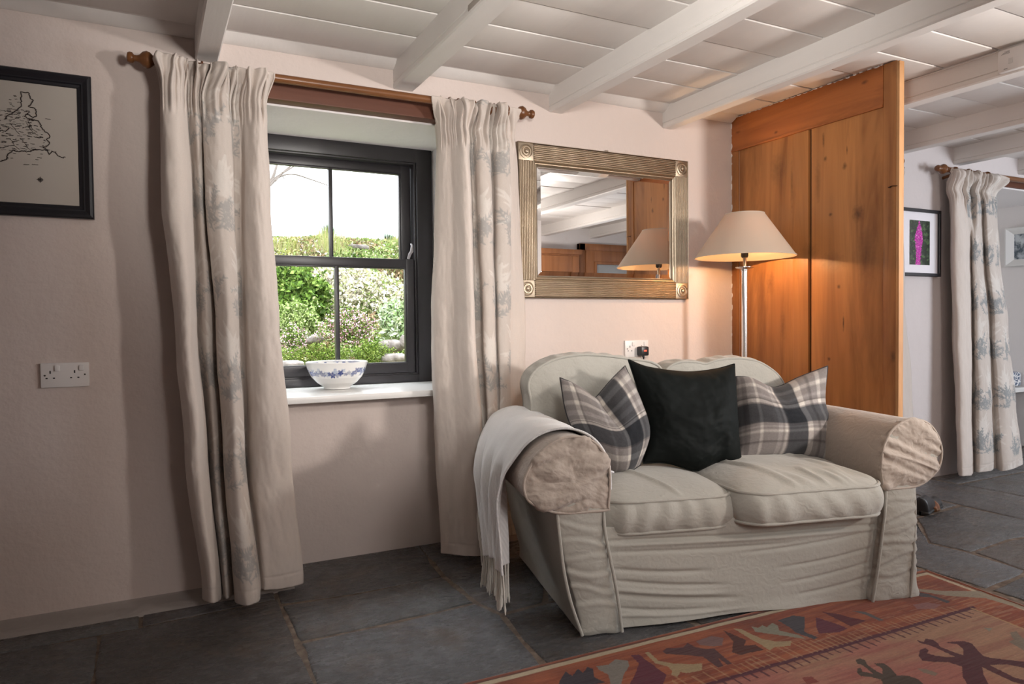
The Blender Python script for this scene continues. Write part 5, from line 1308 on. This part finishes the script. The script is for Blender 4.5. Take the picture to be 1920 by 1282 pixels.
for (nm, lab, px_, py_, y_, w_, h_, nl, sz, cs, sd, fl, el) in [
    ('shrub', 'dark leafy green shrub seen low in the left window panes', 545, 555, 2.7, 52, 48, 3800, .030, G1, 1, None, 2.0),
    ('shrub', 'rounded light green bush below the dark green shrub outside', 548, 606, 2.4, 34, 34, 2600, .020, G2, 2, None, 1.5),
    ('shrub', 'cream variegated shrub filling the middle of the lower panes', 640, 552, 3.0, 66, 42, 6500, .026, CRV, 3, None, 1.7),
    ('shrub', 'cream variegated shrub at the right of the lower window panes', 715, 566, 2.9, 48, 38, 3600, .026, CRV+G2[:1], 4, None, 1.7),
    ('flowering_bush', 'large pink flowering bush outside behind the bowl', 648, 615, 2.15, 46, 30, 2200, .014, G1+BR[:1], 5, (PK, 1700, .014), 1.4),
    ('flowering_bush', 'small pink flowering bush outside beside the left curtain', 548, 637, 2.05, 24, 24, 900, .012, G1, 6, (PK, 620, .013), 1.4),
    ('shrub', 'silvery blue-green plant near the top of the garden bank', 583, 466, 4.2, 20, 16, 1100, .036, [(.35, .45, .38), (.55, .62, .55), (.25, .36, .26)], 7, None, 1.8),
    ('moss_cushion', 'green moss cushion under the small pink bush outside', 590, 668, 1.75, 60, 20, 3600, .010, [(.17, .26, .04), (.24, .32, .07), (.10, .17, .03)], 8, None, 1.2),
    ('moss_cushion', 'green moss cushion behind the right side of the bowl', 690, 664, 1.75, 38, 24, 2600, .010, [(.17, .26, .04), (.24, .32, .07), (.10, .17, .03)], 9, None, 1.2),
    ('shrub', 'feathery green plant outside at the right lower pane', 733, 600, 2.3, 28, 34, 1500, .022, [(.35, .52, .25), (.5, .6, .35), (.55, .62, .5)], 10, None, 3.2),
    ('shrub', 'twiggy brown shrub outside in the upper right of the lower panes', 735, 520, 3.3, 34, 34, 1100, .018, BR, 11, None, 3.0),
    ('shrub', 'yellow-green low growth left on top of the garden bank', 530, 478, 4.0, 44, 20, 2200, .030, YG, 12, None, 2.0),
    ('shrub', 'yellow-green low growth right on top of the garden bank', 700, 478, 4.1, 62, 22, 2600, .030, YG, 13, None, 2.0),
    ('shrub', 'yellow-green scrub across the middle of the garden bank', 600, 512, 3.5, 60, 20, 2000, .026, YG+G2, 14, None, 2.0)]:
    c, rad = B_(px_, py_, y_, w_, h_); bush(nm, lab, 'shrub' if nm != 'moss_cushion' else 'moss', c, rad, int(nl*1.6), sz, cs, sd, fl, el)
r = np.random.RandomState(77); V, F, C_ = [], [], {'n': 0, 'c': []}
for k in range(44000):
    y_ = 1.5+2.9*r.rand()**.8; x = xat(r.uniform(400, 900) if k % 3 == 0 else r.uniform(488, 775), y_, 1.2); z = float(bank_z(x, y_)); pt_ = vn(x*3, y_*3, 5)
    cs = (YG, BR, G2, G1)[min(3, int(pt_*4))] if r.rand() < .7 else (YG, CRV, G2)[r.randint(3)]
    leaves(V, F, C_, [np.array([x, y_-.02, z+r.uniform(0, .07)])], .022, cs, r, 2.2)
tag(mesh('ground_cover', np.concatenate(V), F, LEAF, None, False, np.concatenate(C_['c'])), 'mixed yellow-green ground cover spread over the garden bank', 'plants', kind='stuff')
# stones in the bank
STN = Mt('garden stone', .9); STN.color(STN.ramp(STN.noise(14, detail=7), [(.3, (.10, .085, .075)), (.55, (.24, .215, .20)), (.75, (.36, .34, .31))])); STN.bump(STN.noise(30), .8, .01); STN = STN.m
for px_, py_, y_, w_, h_, lab in [(727, 648, 1.95, 24, 12, 'wide grey stone right of the moss outside'), (753, 640, 1.9, 10, 13, 'pale upright stone at the right edge of the lower pane'), (735, 672, 1.7, 26, 11, 'lichen-spotted stone at the bottom right of the window'),
                                  (582, 636, 2.2, 20, 9, 'grey stone between the two pink bushes'), (662, 468, 3.9, 22, 6, 'long brown stone near the top of the bank'), (650, 484, 3.8, 17, 4, 'dark stone just above the meeting rail'), (535, 683, 1.6, 30, 8, 'grey stone at the bottom left of the window')]:
    s_ = (y_+2.95)/FPX; c = outp(px_, py_, y_); u = np.linspace(0, PI, 14)[:, None]; v_ = np.linspace(0, 2*PI, 20, endpoint=False)[None]
    P = np.stack([np.sin(u)*np.cos(v_), np.sin(u)*np.sin(v_), np.cos(u)*np.ones_like(v_)], -1); P = np.sign(P)*np.abs(P)**.75; P = P*(1+.25*(fbm(P[..., 0]*2+px_, P[..., 1]*2, P[..., 2]*2)[..., None]-.5))*np.array([w_*s_, w_*s_*.8, h_*s_])
    o = grid('garden_stone', P, STN, cv=True); o.location = tuple(c); tag(o, lab, 'stone')
# long grass along the top of the bank
r = np.random.RandomState(12); V, F, Cc = [], [], []; nb = 0
for i in range(13000):
    px_ = r.uniform(420, 860); y_ = r.uniform(3.6, 4.6); x = xat(px_, y_, 1.8); z0 = bank_z(x, y_)-.02; tuft = vn(x*4, y_*2); h = r.uniform(.04, .20)*(.15+1.6*tuft**2); dx = r.normal()*.05; w_ = .0028
    V.append(np.array([(x-w_, y_, z0), (x+w_, y_, z0), (x+dx, y_-.02, z0+h)])); F.append((nb, nb+1, nb+2)); nb += 3
    c = np.array([(.42, .44, .16), (.34, .42, .14), (.50, .45, .26)][r.randint(3)])*r.uniform(.8, 1.2); Cc.append(np.tile(c, (3, 1)))
tag(mesh('grass', np.concatenate(V), F, LEAF, None, False, np.concatenate(Cc)), 'long yellow-green grass along the top of the garden bank', 'grass', kind='stuff')
for px_, py_, w_, lab, sd in ((607, 432, 10, 'upright blue-green tuft on the bank left of the glazing bar', 1), (719, 446, 12, 'upright blue-green tuft on the bank in the right upper pane', 2)):
    r = np.random.RandomState(sd); V, F, Cc = [], [], []; s_ = (4.3+2.95)/FPX; c = outp(px_, py_+16, 4.3)
    for i in range(110):
        x = r.normal()*w_*.45*s_; h = r.uniform(.5, 1.05)*28*s_; dx = x*.5+r.normal()*.01; k = len(V)*3
        V.append(np.array([(x-.004, 0, 0), (x+.004, 0, 0), (x+dx, 0, h)])); F.append((k, k+1, k+2)); Cc.append(np.tile(np.array((.22, .42, .26))*r.uniform(.8, 1.3), (3, 1)))
    o = mesh('grass_tuft', np.concatenate(V), F, LEAF, None, False, np.concatenate(Cc)); o.location = tuple(c); tag(o, lab, 'plant')
# bare branches reaching in at the upper left
b = MB(); yb_ = 3.4
def br(pts, r0, r1): q = cr([outp(x, y, yb_+.1*i) for i, (x, y) in enumerate(pts)], 20); b.tube(q, np.linspace(r0, r1, 20), 6)
br([(440, 420), (480, 370), (503, 345), (512, 322), (517, 302)], .022, .007); br([(440, 430), (500, 352), (525, 330), (552, 306)], .018, .006)
br([(500, 355), (520, 337), (545, 333), (575, 342), (612, 355)], .009, .004); br([(512, 345), (522, 335), (528, 342)], .006, .003); br([(525, 330), (545, 318), (552, 308)], .008, .004)
br([(440, 430), (452, 520), (455, 640)], .03, .04)
tag(b.build('bare_tree', plain('bark', (.20, .17, .15), .9), None, True), 'bare leafless tree branches at the upper left of the window', 'tree')
